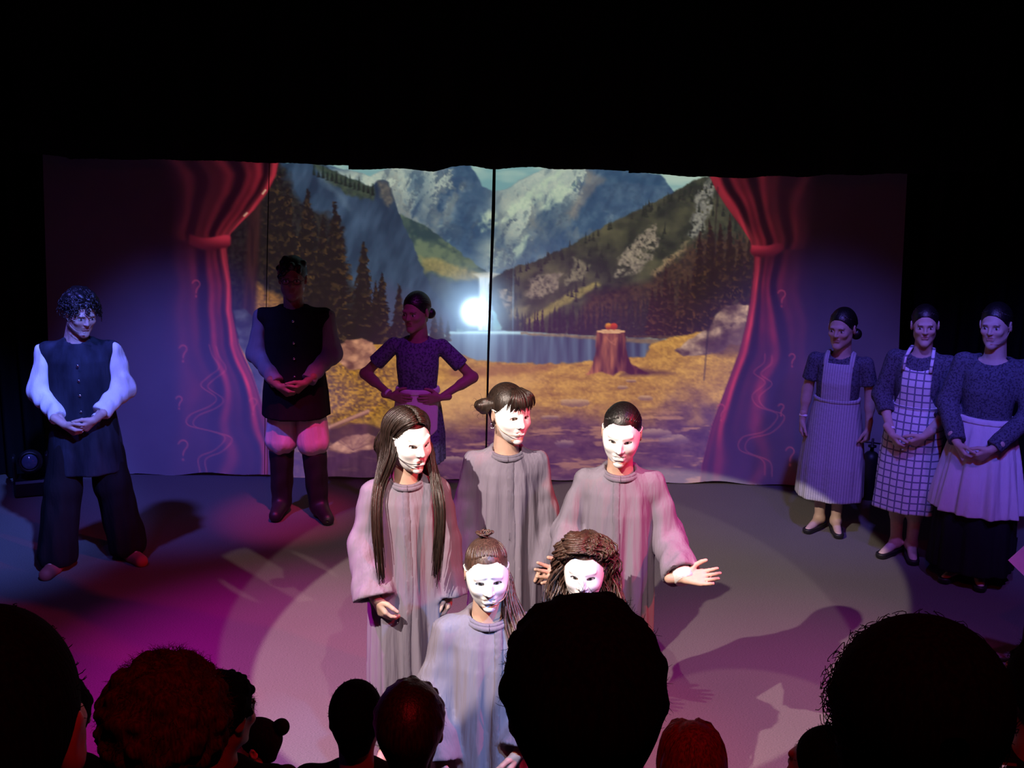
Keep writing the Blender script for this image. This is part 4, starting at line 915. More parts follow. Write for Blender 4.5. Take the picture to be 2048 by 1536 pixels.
def wristband(p, i, parent, col=(.8, .8, .85), k=.10):
    e, w = p.el[i], p.wr[i]; d = unit(w - e); a = w - d*k*.35; mb = MB(); M = np.array(Vector(d).to_track_quat('Z', 'Y').to_matrix())
    r = .0265*p.s; mb.lathe([(r, -.008), (r + .003, -.008), (r + .003, .008), (r, .008), (r, -.008)], a, 16, M); return mb.build('wristband', plain('white wristband', col, .6), parent, True)
def buttons(pts, r, mat, parent, name='button'):
    M = np.array(Matrix.Rotation(R(90), 3, 'X'))
    for q in pts:
        MB().lathe([(0, .004), (r*.7, .004), (r, .002), (r, 0), (0, 0)], q, 10, M).build(name, mat, parent, True)
def shoes(p, mat, top=.05, grow=.008, name='shoe', split=None):
    for i in (0, 1):
        an, to = p.an[i], p.toe[i]; S = p.s; f = Field(np.minimum(an, to) - .09, np.maximum(an, to) + .09, .0055); heel = an + unit(an - to)*np.array((1, 1, 0))*.035*S; heel[2] = .032*S
        to2 = to.copy(); to2[2] = .028*S
        f.rc(heel, (heel + to2)/2, .036*S + grow, .035*S + grow, .01); f.rc((heel + to2)/2, to2, .035*S + grow, .031*S + grow, .02)
        lo = .001
        f.op((-9, -9, -9), (9, 9, 9), lambda x, y, z: np.maximum(z - top*S + 0*x + 0*y, lo - z), 0, 'i'); f.build(name, mat, p.o)

# ---------------------------------------------------------------- the five masked performers in robes
def stand_at(px, py, hx, hy): 
    g = on_z(px, py); return g, on_y(hx, hy, g.y).z - .014
def blank(f): g = f.copy(); g.a[...] = .3; return g
M_ROBE = cloth('grey robe cloth', (.185, .165, .215), .8, .10, 7, .9, 13, stretch=(1.4, 1.4, .14))
M_ROBEB = cloth('grey robe band', (.155, .138, .182), .8, .10, 9, .3, 50)
M_INNER = cloth('black shirt', (.012, .012, .014), .9)
def sleeve(f, p, i, r0, r1, r2, over=1.02, carve=True, seed=0, wr=.004, k=.03, droop=0.0):
    g = blank(f); sh, el, w = p.sh[i], p.el[i], p.wr[i]; e = el + (w - el)*over; d = unit(e - el); S = p.s
    dr = np.array((0, 0, -droop*S))
    g.rc(sh, el, r0*S, r1*S, .02, 'u', wrinkles(wr, 2.2, seed)); g.rc(el + dr*.3, e + d*.1*S + dr, r1*S, (r2 + (r2 - r1)*.3)*S, .03, 'u', wrinkles(wr, 3, seed + 1))
    g.op((-9, -9, -9), (9, 9, 9), lambda x, y, z: (x - e[0])*d[0] + (y - e[1])*d[1] + (z - e[2])*d[2], 0, 'i')
    if carve: g.rc(el + (e - el)*.35 + dr*.5, e + d*.12*S + dr, (r1 - .025)*S, (r2 + (r2 - r1)*.3 - .012)*S, .0, 's')
    a, b = f.a, g.a; h = np.clip(.5 + .5*(a - b)/k, 0, 1); f.a = a*(1 - h) + b*h - k*h*(1 - h)
def robe(p, seed, cuffs=((.075, .098, .125),)*2, over=(1.05, 1.05), placket=0.0, kneel=False, hem=.10):
    f = p.field((-.62, -.55, 0), (.62, .5, 1.48)) if not kneel else Field((-.6*p.s, -.5*p.s, 0), (.6*p.s, .62*p.s, p.P((0, 0, 1.48))[2]), .0085)
    up = [(1.22, .150, .120, 0), (1.31, .146, .110, .005), (1.37, .118, .095, .010), (1.405, .090, .082, .012), (1.425, .07, .07, .012)]
    rows = [(hem, .175, .150, .0), (.45, .172, .145, 0), (.80, .165, .138, 0), (1.05, .156, .126, 0)] + up
    if kneel: rows = [(.435, .185, .25, .07), (.50, .185, .24, .06), (.62, .182, .21, .03), (.80, .172, .165, .01), (1.05, .158, .132, 0)] + up
    f.loft(p.prof(rows), folds(.027*p.s, 8, seed, (p.P((0, 0, 1.42))[2], p.P((0, 0, .5 if kneel else .35))[2])), .02)
    f.rc(p.sh[0]*np.array((.9, 1, 1)), p.sh[1]*np.array((.9, 1, 1)), .050*p.s, .050*p.s, .05)
    body = f.copy()
    for i in (0, 1): sleeve(f, p, i, *cuffs[i], over=over[i], seed=seed*3 + i, wr=.0055, droop=.015)
    nb = p.P((0, -.02, 1.40)); f.rc(p.P((0, .015, 1.36)), p.P((0, -.03, 1.50)), .056*p.s, .085*p.s, .006, 's')
    o = f.build('robe', M_ROBE, p.o)
    ring = []; S = p.s
    for a in np.linspace(0, 2*np.pi, 29): ring.append(p.P((.082*math.sin(a), .006 - .088*math.cos(a), 1.407 - .024*(math.cos(a)*.5 + .5)**1.5)))
    mb = MB(); ring = np.array(ring); mb.tube(ring, .0125*S, 8, False); mb.tube(ring*np.array((.95, .95, 1)) + np.array((0, 0, .012*S)), .009*S, 6, False); mb.build('collar', M_ROBEB, o, True)
    pk = body.copy(); zt = p.P((0, 0, 1.385))[2]; zb = p.P((0, 0, .45 if not kneel else .55))[2]; x0 = placket*S
    pk.a = pk.a - .005; pk.op((-9, -9, -9), (9, 9, 9), lambda x, y, z: np.maximum(np.maximum(np.abs(x - x0 - .006*np.sin(z*9)) - .017*S + 0*y + 0*z, y + .03 + 0*x + 0*z), np.maximum(z - zt, zb - z) + 0*x), 0, 'i')
    pk.build('placket', M_ROBEB, o)
    sb = Field(p.P((-.14, -.14, 1.30)), p.P((.14, .14, 1.46)), .006); sb.rc(p.P((0, .012, 1.33)), p.P((0, .0, 1.415)), .072*S, .064*S, .01); sb.op((-9, -9, -9), (9, 9, 9), lambda x, y, z: z - p.P((0, 0, 1.40))[2] - .35*(y) + 0*x, 0, 'i'); sb.build('undershirt', M_INNER, o)
    return o
def skinny(px, top, y, H): pass
def place_by_head(px, py, H):
    """ground spot where a figure of height H has the top of its head at a pixel"""
    d = ray(px, py); t = (H + .012 - CAMZ)/d.z; return Vector((d.x*t, d.y*t, 0))
HAIR_DK = hair_mat('dark brown hair', (.020, .012, .009)); HAIR_BR = hair_mat('brown hair', (.060, .030, .020)); HAIR_BK = hair_mat('black hair', (.006, .005, .005))
SKIN = (.58, .38, .29)

ARMS['robe'] = dict(el=(.180, .02, 1.10), wr=(.190, -.03, .87), d=(.0, -.15, -1), t=(-.25, -1, 0), n=(-1, 0, 0), curl=.45)
# long-haired one
g = place_by_head(812, 819, 1.58)
pL = Person(g, 1.58, 8, 1.0, (27, 4, 0), (dict(el=(-.195, .0, 1.10), wr=(-.150, -.13, .885), d=(.45, -.25, -.85), t=(.5, -.8, 0), n=(.3, .9, 0), curl=.4, abs=1), 'robe'), SKIN, wid=.86, label='masked person in a grey robe with long straight hair hanging over the chest')
robe(pL, 3, ((.052, .070, .098), (.052, .068, .084)), (1.0, 1.12))
mk = make_mask(pL, 'open', 'angry', pL.o); headset(pL, -1, pL.o, M_MICB)
cap = scalp_cap(.0055, .006, .080, -.10); o = cap.build('hair', HAIR_DK, pL.o, pL.T); mb = MB()
drape_hair(mb, pL, 26, 1, .40, .42, .0046, 0, 1, -.066, .0055, 8); mb.build('hair_lengths', HAIR_DK, o, True)

# fringe and side bun
g = place_by_head(1016, 769, 1.61)
pM = Person(g, 1.61, 4, 1.0, (26, 3, 0), ('robe', 'robe'), SKIN, wid=.86, label='masked person in a grey robe with dark fringe and a hair bun')
robe(pM, 5, ((.052, .070, .088), (.052, .070, .088)), (1.14, 1.14), .02)
make_mask(pM, 'sad', 'sad', pM.o); headset(pM, -1, pM.o, M_MIC)
cap = scalp_cap(.0055, .011, .078, -.08); o = cap.build('hair', HAIR_DK, pM.o, pM.T)
b = Field((-.2, -.06, -.03), (-.04, .12, .11), .005); rs = np.random.RandomState(4); b.ell((-.112, .045, .035), (.030, .032, .032), .01)
for k in range(12): b.ell(np.array((-.112, .045, .035)) + unit(rs.randn(3))*.026, (.014, .014, .014), .006)
b.rc((-.08, .03, .045), (-.11, .045, .04), .022, .02, .02); b.build('bun', HAIR_DK, o, pM.T)
mb = MB()
for k in range(26):
    u = -1 + 2*k/25; strands(mb, [pM.T(np.array((u*.02, -.045, .128))), pM.T(np.array((u*.045, -.092, .112))), pM.T(np.array((u*.060, -.114 + .022*u*u, .074))), pM.T(np.array((u*.062, -.116 + .03*u*u, .044 + .008*math.sin(k*2.1))))], 3, .0035, .004, 300 + k, 9)
for k in range(7):
    a = 1.2 + k*.6; q = np.array((-.112 + .036*math.cos(a), .045, .035 + .036*math.sin(a))); strands(mb, [pM.T(q), pM.T(q + np.array((.02*math.cos(a), .01, .02*math.sin(a)))), pM.T(q + np.array((.028*math.cos(a + .5), .0, .030*math.sin(a + .5))))], 1, .002, .0007, 340 + k, 7)
tag(mb.build('fringe', HAIR_DK, o, True), kind='stuff')
for sd in (-1,):
    MB().lathe([(.010, -.002), (.012, -.002), (.012, .002), (.010, .002), (.010, -.002)], pM.T(np.array((sd*.086, .004, -.048))), 12, np.array(Matrix.Rotation(R(90), 3, 'X'))).build('earring', plain('silver', (.7, .7, .7), .25, 1.0), pM.o, True)

# the one holding both arms out
g = place_by_head(1246, 801, 1.62)
pR = Person(g, 1.62, -3, 1.0, (-6, 12, 2), (dict(el=(-.225, -.01, 1.10), wr=(-.215, -.215, .985), d=(-.95, -.30, .10), t=(-.3, .5, .8), n=(-.1, -.75, .5), curl=.12, spread=1.0, abs=1), dict(el=(.225, .0, 1.10), wr=(.285, -.200, .985), d=(.96, -.22, .14), t=(.1, .75, .55), n=(0, -.55, .8), curl=.08, spread=.5, abs=1)), SKIN, wid=.86, label='masked person in a grey robe holding both arms out with open hands')
robe(pR, 8, ((.054, .070, .084), (.054, .072, .090)), (.92, .90), -.01)
make_mask(pR, 'smile', 'flat', pR.o)
cap = scalp_cap(.0055, .004, .082, -.09); o = cap.build('hair', HAIR_BK, pR.o, pR.T)
mb = MB(); comb(mb, pR, (0, 1, -.1), 48, 500)
mb.build('combed_strands', HAIR_BK, o, True)
for i in (1,):   # white shirt cuff inside the robe sleeve
    e, w = pR.el[i], pR.wr[i]; d = unit(w - e); mb = MB(); mb.tube(np.array([w - d*.06, w - d*.02, w + d*.012]), [.045, .046, .042], 16); mb.build('shirt_cuff', cloth('white cuff', (.7, .7, .68), .8), pR.o, True)

# kneeling in front, ponytail
g = place_by_head(977, 1076, 1.266)
pF = Person(g, 1.68, 6, 1.0, (0, 6, -3), (dict(el=(-.195, .0, 1.10), wr=(-.195, -.10, .88), d=(0, -.2, -1), t=(.4, -.9, 0), n=(1, 0, 0), curl=.4, abs=1), dict(el=(.190, -.02, 1.10), wr=(.115, -.16, .92), d=(-.5, -.3, -.8), t=(-.4, -.8, 0), n=(-.3, .9, 0), curl=.4, abs=1)), SKIN, pose='kneel', wid=.86, label='kneeling masked person in a grey robe with a ponytail over one shoulder')
pF.o.location.z = 0
robe(pF, 11, ((.054, .076, .098), (.054, .072, .092)), (1.06, 1.0), .03, True)
make_mask(pF, 'line', 'sad', pF.o); headset(pF, 1, pF.o, M_MIC)
cap = scalp_cap(.0055, .004, .082, -.085); o = cap.build('hair', HAIR_BR, pF.o, pF.T); mb = MB()
comb(mb, pF, (0, .45, .9), 48, 600, 2.2)
for k in range(16):
    a = k*.39; strands(mb, [pF.T(np.array((.0, .06, .12))), pF.T(np.array((.03*math.cos(a), .05 + .02*math.sin(a), .142))), pF.T(np.array((.02*math.cos(a + 1.5), .055 + .03*math.sin(a + 1.5), .128)))], 2, .004, .004, 650 + k, 8)
mb.build('combed_strands', HAIR_BR, o, True); mb = MB()
for k in range(30):
    rr = np.random.RandomState(k); x = rr.uniform(-.02, .02)
    q = [pF.T(np.array((.055, .07, -.03))), pF.T(np.array((.082, .03, -.08))), pF.P((.105 + x, -.06, 1.40)), pF.P((.125 + x*1.3, -.125, 1.30)), pF.P((.135 + x*1.6, -.150, 1.19)), pF.P((.150 + x*1.6, -.158, 1.09)), pF.P((.115 + x, -.160, 1.01 + .05*rr.rand()))]
    strands(mb, q, 5, .011, .0052, 700 + k, 20, .010, 2.2)
mb.build('ponytail', HAIR_BR, o, True)

# curly one behind the nearest spectator
g = place_by_head(1172, 1080, 1.165)
pC = Person(g, 1.555, -4, 1.0, (-4, 4, 0), ('robe', 'robe'), SKIN, pose='kneel', wid=.86, label='kneeling masked person in a grey robe with loose curly hair')
robe(pC, 14, ((.052, .060, .070), (.052, .060, .070)), (1.06, 1.06), 0, True)
make_mask(pC, 'line', 'flat', pC.o)
cap = scalp_cap(.006, .010, .080, -.10); o = cap.build('hair', HAIR_BR, pC.o, pC.T); mb = MB()
drape_hair(mb, pC, 24, 5, .17, .17, .0046, .015, 4.6, -.060, .013, 11, .035, (.125, .06))
mb.build('curls', HAIR_BR, o, True)

# ---------------------------------------------------------------- side cast in folk costume
M_BLK = cloth('black cloth', (.010, .010, .012), .9, .2, spec=.1); M_WHITE = cloth('white linen', (.72, .72, .70), .8, .06, 8, .35, 30)
M_VEST = cloth('dark blue waistcoat', (.020, .024, .034), .9, .5, 14, .3, 40, spec=.1); M_SHOE = plain('black shoe leather', (.012, .011, .011), .45)
M_SILVER = plain('silver', (.7, .7, .7), .25, 1.0)
def garment(p, rows, seed, fold=.012, nf=7, zr=(1.0, .4), sleeves=None, neck=(.056, .075), lo=(-.62, -.5, 0), hi=(.62, .45, 1.48), h=.0085, shoulder=.05):
    f = p.field(lo, hi, h); f.loft(p.prof(rows), folds(fold*p.s, nf, seed, (p.P((0, 0, zr[0]))[2], p.P((0, 0, zr[1]))[2])), .02)
    if shoulder: f.rc(p.sh[0]*np.array((.90 if shoulder > .06 else .92, 1, 1)), p.sh[1]*np.array((.90 if shoulder > .06 else .92, 1, 1)), shoulder*p.s, shoulder*p.s, .045)
    t = f.copy()
    if sleeves:
        for i in (0, 1):
            r0, r1, r2, ov = sleeves
            if ov <= 0:   # short sleeve on the upper arm
                g = blank(f); e = p.sh[i] + (p.el[i] - p.sh[i])*(-ov); d = unit(e - p.sh[i]); g.rc(p.sh[i], e + d*.05, r0*p.s, r1*p.s, .02)
                g.op((-9, -9, -9), (9, 9, 9), lambda x, y, z: (x - e[0])*d[0] + (y - e[1])*d[1] + (z - e[2])*d[2], 0, 'i'); f.a = np.minimum(f.a, g.a)
            else: sleeve(f, p, i, r0, r1, r2, ov, False, seed*5 + i, .003)
    if neck: f.rc(p.P((0, .01, 1.375)), p.P((0, -.03, 1.50)), neck[0]*p.s, neck[1]*p.s, .006, 's')
    return f, t
def layer(t, grow, region):
    g = t.copy(); g.a = g.a - grow; g.op((-9, -9, -9), (9, 9, 9), region, 0, 'i'); return g
WROWS = [(1.05, .136, .108, 0), (1.20, .150, .118, -.005), (1.30, .150, .108, 0), (1.37, .118, .088, .008), (1.41, .078, .07, .01)]

# young man in the dark waistcoat with white sleeves
g, H = stand_at(188, 1122, 193, 573)
pY = Person(g, H, 10, 1.06, (30, 20, 3), (dict(ARMS['clasp'], wr=(.080, -.195, .945)), dict(ARMS['clasp'], wr=(.095, -.19, .965))), (.56, .40, .31), male=True, feet=((-.19, -.12, -14), (.20, .0, 34)), wid=1.04, label='young man in a dark waistcoat with white sleeves looking down, hands folded')
f, t = garment(pY, [(.60, .222, .165, 0), (.80, .205, .15, 0), (1.0, .180, .135, 0), (1.2, .182, .13, 0), (1.29, .178, .118, 0), (1.34, .150, .105, .005), (1.385, .112, .092, .008), (1.415, .085, .08, .01)], 21, .012, 6, (1.05, .6), shoulder=.056, neck=(.062, .085))
o = f.build('waistcoat', M_VEST, pY.o); buttons([pY.P((.012, -.138, z)) for z in (1.28, 1.19, 1.10, 1.0)], .008, M_SILVER, o)
sf = pY.field((-.62, -.5, .7), (.62, .45, 1.45))
for i in (0, 1): sleeve(sf, pY, i, .047, .070, .050, .80, False, 60 + i, .007)
sf.build('shirt_sleeves', M_WHITE, pY.o)
tr = pY.field((-.4, -.35, 0), (.4, .35, .98)); 
for i in (0, 1): tr.rc(pY.hip[i], pY.kn[i], .112*pY.s, .105*pY.s, .02, 'u', wrinkles(.004, 2, 70 + i)); tr.rc(pY.kn[i], pY.an[i] + np.array((0, 0, .02)), .105*pY.s, .115*pY.s, .03, 'u', wrinkles(.006, 2, 72 + i))
tr.op((-9, -9, -9), (9, 9, 9), lambda x, y, z: .035 - z + 0*x + 0*y, 0, 'i'); tr.build('trousers', M_BLK, pY.o)
shoes(pY, plain('red canvas shoe', (.30, .06, .06), .7), .085, .010, 'sneaker')
wristband(pY, 1, pY.o, k=.05); headset(pY, -1, pY.o, M_MIC)
cap = scalp_cap(.0055, .014, .078, -.07, 40, 9); o = cap.build('hair', HAIR_BK, pY.o, pY.T); mb = MB()
curl_tubes(mb, scalp_points(260, 12, -.1, .068, .008), .055, .010, 1.6, .0042, pY.T, .75, 4, 12)
mb.build('curls', HAIR_BK, o, True)

# man with glasses, black waistcoat and breeches
g, H = stand_at(598, 1030, 592, 513)
pG = Person(g, H, 4, 1.10, (2, 3, 0), (dict(ARMS['clasp'], wr=(.085, -.19, .935)), dict(ARMS['clasp'], wr=(.085, -.185, .955))), (.30, .18, .14), male=True, feet=((-.115, .02, -8), (.135, -.06, 24)), wid=1.12, label='man with glasses in a black waistcoat, pale breeches and tall boots')
f, t = garment(pG, [(.69, .212, .165, 0), (.85, .205, .156, 0), (1.05, .182, .140, 0), (1.2, .188, .135, 0), (1.29, .182, .12, 0), (1.34, .152, .108, .005), (1.385, .114, .094, .008), (1.415, .085, .08, .01)], 23, .008, 6, (1.05, .6), shoulder=.056, neck=(.06, .08))
o = f.build('waistcoat', M_BLK, pG.o); buttons([pG.P((.012, -.146, z)) for z in (1.34, 1.20, 1.10, .98)], .009, M_SILVER, o)
sf = pG.field((-.62, -.5, .7), (.62, .45, 1.45))
for i in (0, 1): sleeve(sf, pG, i, .047, .064, .044, .92, False, 80 + i, .005)
sf.build('shirt_sleeves', cloth('pale shirt', (.20, .20, .23), .85), pG.o)
br = pG.field((-.4, -.35, .3), (.4, .35, 1.0))
for i in (0, 1): br.rc(pG.hip[i] + np.array((0, 0, -.03)), pG.kn[i] + np.array((0, 0, .02)), .078*pG.s, .108*pG.s, .01, 'u', wrinkles(.005, 2, 90 + i))
br.build('breeches', cloth('pale linen breeches', (.62, .55, .56), .85), pG.o)
for i in (0, 1):
    b = Field(np.minimum(pG.an[i], pG.kn[i]) - .2, np.maximum(pG.an[i], pG.kn[i]) + .2, .0085); k = pG.kn[i] + (pG.an[i] - pG.kn[i])*.12
    b.rc(k, pG.an[i], .078*pG.s, .062*pG.s, .01, 'u', wrinkles(.005, 3, 95 + i)); to = pG.toe[i].copy(); to[2] = .04; b.rc(pG.an[i], to, .055*pG.s, .042*pG.s, .03)
    b.op((-9, -9, -9), (9, 9, 9), lambda x, y, z: np.maximum(z - k[2] + 0*x + 0*y, .001 - z), 0, 'i'); b.build('boot', plain('dark boot leather', (.014, .014, .018), .5), pG.o)
wristband(pG, 0, pG.o)
cap = scalp_cap(.0055, .013, .070, -.06, 20, 3); o = cap.build('hair', HAIR_BK, pG.o, pG.T)
mb = MB()
for s in (-1, 1):
    c = np.array([(s*.033 + .022*math.cos(a), -.100 - .004*math.sin(a), .001 + .017*math.sin(a)) for a in np.linspace(0, 6.28, 17)]); mb.tube(pG.T(c), .0022, 5); mb.tube(pG.T(np.array([(s*.055, -.098, .004), (s*.075, -.06, .006), (s*.084, .0, .006)])), .0018, 5)
mb.tube(pG.T(np.array([(-.011, -.104, .004), (.011, -.104, .004)])), .002, 5); mb.build('glasses', plain('black glasses frame', (.01, .01, .01), .3), pG.o, True)

# girl with hands on hips
g, H = stand_at(836, 1046, 830, 580)
pH = Person(g, H, -4, 1.04, (-22, 8, 0), ('hip', 'hip'), (.36, .22, .17), wid=.98, label='girl in a blue patterned dress and white half apron, hands on hips')
M_DRESS = pattern_mat('blue printed dress', (.13, .14, .25), (.05, .05, .10), 'speckle', 70.0)
f, t = garment(pH, [(.50, .20, .17, 0), (.70, .195, .16, 0), (.90, .168, .135, 0), (.98, .150, .120, 0)] + WROWS, 31, .012, 6, (1.0, .5), (.055, .062, .062, -.62), shoulder=.046, neck=(.066, .11))
o = f.build('dress', M_DRESS, pH.o)
S = pH.s; z1 = pH.P((0, 0, 1.035))[2]; z0 = pH.P((0, 0, .72))[2]
ap = layer(t, .008, lambda x, y, z: np.maximum(np.maximum(z - z1 - .008*np.sin(x*9), z0 - z + .07*np.clip((np.abs(x) - .10)/.06, 0, 1)**2) + 0*y, np.maximum(y - .02*0 + .03, np.abs(x) - .155*S - .0*z) + 0*z)); ap.build('apron', M_WHITE, pH.o)
wb = layer(t, .013, lambda x, y, z: np.maximum(np.maximum(z - z1 - .01, z1 - .025 - z) + 0*x, y - .3 + 0*x)); wb.build('waistband', M_WHITE, pH.o)
shoes(pH, M_SHOE); wristband(pH, 0, pH.o)
cap = scalp_cap(.0055, .004, .082, -.085); o = cap.build('hair', HAIR_BK, pH.o, pH.T)
b = Field((-.06, .04, -.13), (.12, .2, .02), .005); b.ell((.03, .125, -.045), (.038, .034, .036), .01); b.build('bun', HAIR_BK, o, pH.T); mb = MB(); comb(mb, pH, (.2, 1, -.5), 46, 890); mb.build('combed_strands', HAIR_BK, o, True)

# woman in the striped pinafore
g, H = stand_at(1652, 1060, 1670, 612)
pA = Person(g, H, -24, 1.06, (-12, 8, 0), ('hang', 'side'), (.50, .36, .29), wid=1.06, stance=.06, label='woman in a striped pinafore apron over a short-sleeved patterned dress')
M_KNIT = pattern_mat('dark speckled knit', (.085, .09, .13), (.03, .032, .055), 'speckle', 95.0)
f, t = garment(pA, [(.30, .235, .195, 0), (.55, .225, .185, 0), (.80, .195, .155, 0), (.95, .170, .135, 0)] + [(1.05, .150, .120, 0), (1.20, .158, .125, -.005)] + WROWS[2:], 33, .010, 7, (.95, .35), (.056, .064, .064, -.66), shoulder=.048, neck=(.066, .10))
f.build('dress', M_KNIT, pA.o); S = pA.s
M_STRIPE = pattern_mat('striped linen', (.40, .40, .44), (.27, .27, .33), 'stripe', 62.0)
zw = pA.P((0, 0, 1.06))[2]; zt = pA.P((0, 0, 1.345))[2]; zb = pA.P((0, 0, .27))[2]
sk = layer(t, .009, lambda x, y, z: np.maximum(np.maximum(z - zw, zb - z) + 0*x + 0*y, y - .09 + .05*0*x + 0*z)); o = sk.build('apron_skirt', M_STRIPE, pA.o)
bb = layer(t, .010, lambda x, y, z: np.maximum(np.maximum(z - zt, zw - .01 - z) + 0*x + 0*y, np.maximum(np.abs(x + .0) - .105*S, y) + 0*z)); bb.build('bib', M_STRIPE, pA.o)
wb = layer(t, .013, lambda x, y, z: np.maximum(np.maximum(z - zw - .014, zw - .014 - z) + 0*x + 0*y, y - .2 + 0*x + 0*z)); wb.build('waistband', M_STRIPE, pA.o)
for sd in (-1, 1):
    st = layer(t, .010, lambda x, y, z: np.maximum(np.abs(x - sd*.092*S) - .018*S + 0*y + 0*z, np.maximum(zt - .02 - z, y - .12) + 0*x)); st.build('strap', M_STRIPE, pA.o)
shoes(pA, M_SHOE, .040); wristband(pA, 0, pA.o)
cap = scalp_cap(.0055, .004, .082, -.085); o = cap.build('hair', HAIR_BK, pA.o, pA.T)
b = Field((-.06, .02, -.13), (.14, .2, .02), .005); b.ell((.05, .112, -.065), (.036, .034, .036), .01); b.build('bun', HAIR_BK, o, pA.T); mb = MB(); comb(mb, pA, (.3, 1, -.6), 46, 860); mb.build('combed_strands', HAIR_BK, o, True)

# woman in the checked apron
g, H = stand_at(1803, 1110, 1836, 606)
pB = Person(g, H, -30, 1.0, (14, 6, -3), (dict(ARMS['clasp'], el=(.225, -.02, 1.09), wr=(.10, -.19, .88), d=(-.62, -.2, -.78)), dict(ARMS['clasp'], el=(.235, -.02, 1.09), wr=(.10, -.195, .90), d=(-.72, -.15, -.65))), (.56, .42, .34), wid=.98, stance=.05, label='woman in a white checked bib apron with folded hands')
f, t = garment(pB, [(.36, .215, .18, 0), (.55, .205, .17, 0), (.80, .185, .15, 0), (.95, .165, .13, 0)] + WROWS, 35, .010, 7, (.95, .35), (.056, .058, .048, .45), shoulder=.048, neck=(.066, .10))
f.build('dress', M_KNIT, pB.o); S = pB.s
M_CHECK = pattern_mat('checked linen', (.66, .66, .68), (.16, .17, .24), 'check', 22.0)
zt = pB.P((0, 0, 1.30))[2]; zb = pB.P((0, 0, .35))[2]; zw = pB.P((0, 0, 1.05))[2]
ap = layer(t, .010, lambda x, y, z: np.maximum(np.maximum(z - zt - .35*np.clip(np.abs(x) - .03, 0, .05), zb - z) + 0*y, np.maximum(np.abs(x) - (.095 + .11*np.clip((zw - z)/.25 + .35, 0, 1))*S, y - .05) + 0*z)); o = ap.build('apron', M_CHECK, pB.o)
wb = layer(t, .013, lambda x, y, z: np.maximum(np.maximum(z - zw - .012, zw - .012 - z) + 0*x + 0*y, y - .2 + 0*x + 0*z)); wb.build('apron_tie', M_CHECK, pB.o)
mb = MB(); mb.tube(np.array([pB.P((-.085, -.112, 1.30)), pB.P((-.085, -.085, 1.375)), pB.P((-.07, .01, 1.43)), pB.P((0, .072, 1.435)), pB.P((.07, .01, 1.43)), pB.P((.085, -.085, 1.375)), pB.P((.085, -.112, 1.30))]), .012, 6); mb.build('neck_strap', M_CHECK, pB.o, True)
shoes(pB, M_SHOE, .040); wristband(pB, 0, pB.o)
cap = scalp_cap(.0055, .004, .082, -.085); o = cap.build('hair', HAIR_BK, pB.o, pB.T)
b = Field((-.08, .04, -.13), (.08, .2, .02), .005); b.ell((.0, .125, -.045), (.036, .034, .036), .01); b.build('bun', HAIR_BK, o, pB.T)
mb = MB(); comb(mb, pB, (0, 1, -.5), 46, 800)
mb.build('combed_strands', HAIR_BK, o, True)

# woman in the gathered half apron
g, H = stand_at(1935, 1160, 1990, 602)
pD = Person(g, H, -34, 1.06, (-4, 6, -3), (dict(ARMS['clasp'], el=(.225, -.02, 1.09), wr=(.10, -.20, .90), d=(-.62, -.2, -.78)), dict(ARMS['clasp'], el=(.240, -.02, 1.09), wr=(.09, -.205, .90), d=(-.72, -.15, -.65))), (.56, .42, .34), wid=.98, stance=.05, label='woman in a dark long-sleeved top with a gathered white half apron')
f, t = garment(pD, [(.95, .160, .128, 0)] + WROWS, 37, .003, 7, (.95, .35), (.056, .060, .050, .95), shoulder=.048, neck=(.08, .14))
f.build('top', M_KNIT, pD.o); S = pD.s
f2, t2 = garment(pD, [(.10, .24, .20, 0), (.4, .225, .19, 0), (.80, .185, .15, 0), (.98, .155, .125, 0), (1.04, .140, .11, 0)], 38, .014, 8, (1.0, .3), None, shoulder=0, neck=None)
f2.build('skirt', M_BLK, pD.o); zw = pD.P((0, 0, 1.04))[2]; zb = pD.P((0, 0, .47))[2]
f3, t3 = garment(pD, [(.44, .262, .222, 0), (.6, .24, .20, 0), (.80, .205, .165, 0), (.98, .165, .132, 0), (1.04, .148, .118, 0)], 39, .020, 11, (1.04, .55), None, shoulder=0, neck=None)
ap = layer(t3, .004, lambda x, y, z: np.maximum(np.maximum(z - zw, zb - z) + 0*x + 0*y, y - .03 + 0*x + 0*z)); o = ap.build('apron', cloth('pale gathered apron', (.60, .55, .58), .85, .06), pD.o)
wb = layer(t3, .010, lambda x, y, z: np.maximum(np.maximum(z - zw - .004, zw - .03 - z) + 0*x + 0*y, y - .2 + 0*x + 0*z)); wb.build('waistband', cloth('pale gathered apron', (.60, .55, .58), .85, .06), pD.o)
shoes(pD, M_SHOE, .040); wristband(pD, 0, pD.o); headset(pD, 1, pD.o, M_MIC)
cap = scalp_cap(.0055, .004, .082, -.085); o = cap.build('hair', HAIR_BK, pD.o, pD.T)
b = Field((-.08, .04, -.13), (.08, .2, .02), .005); b.ell((.0, .125, -.045), (.036, .034, .036), .01); b.build('bun', HAIR_BK, o, pD.T)
mb = MB(); comb(mb, pD, (0, 1, -.5), 46, 830)
mb.build('combed_strands', HAIR_BK, o, True)

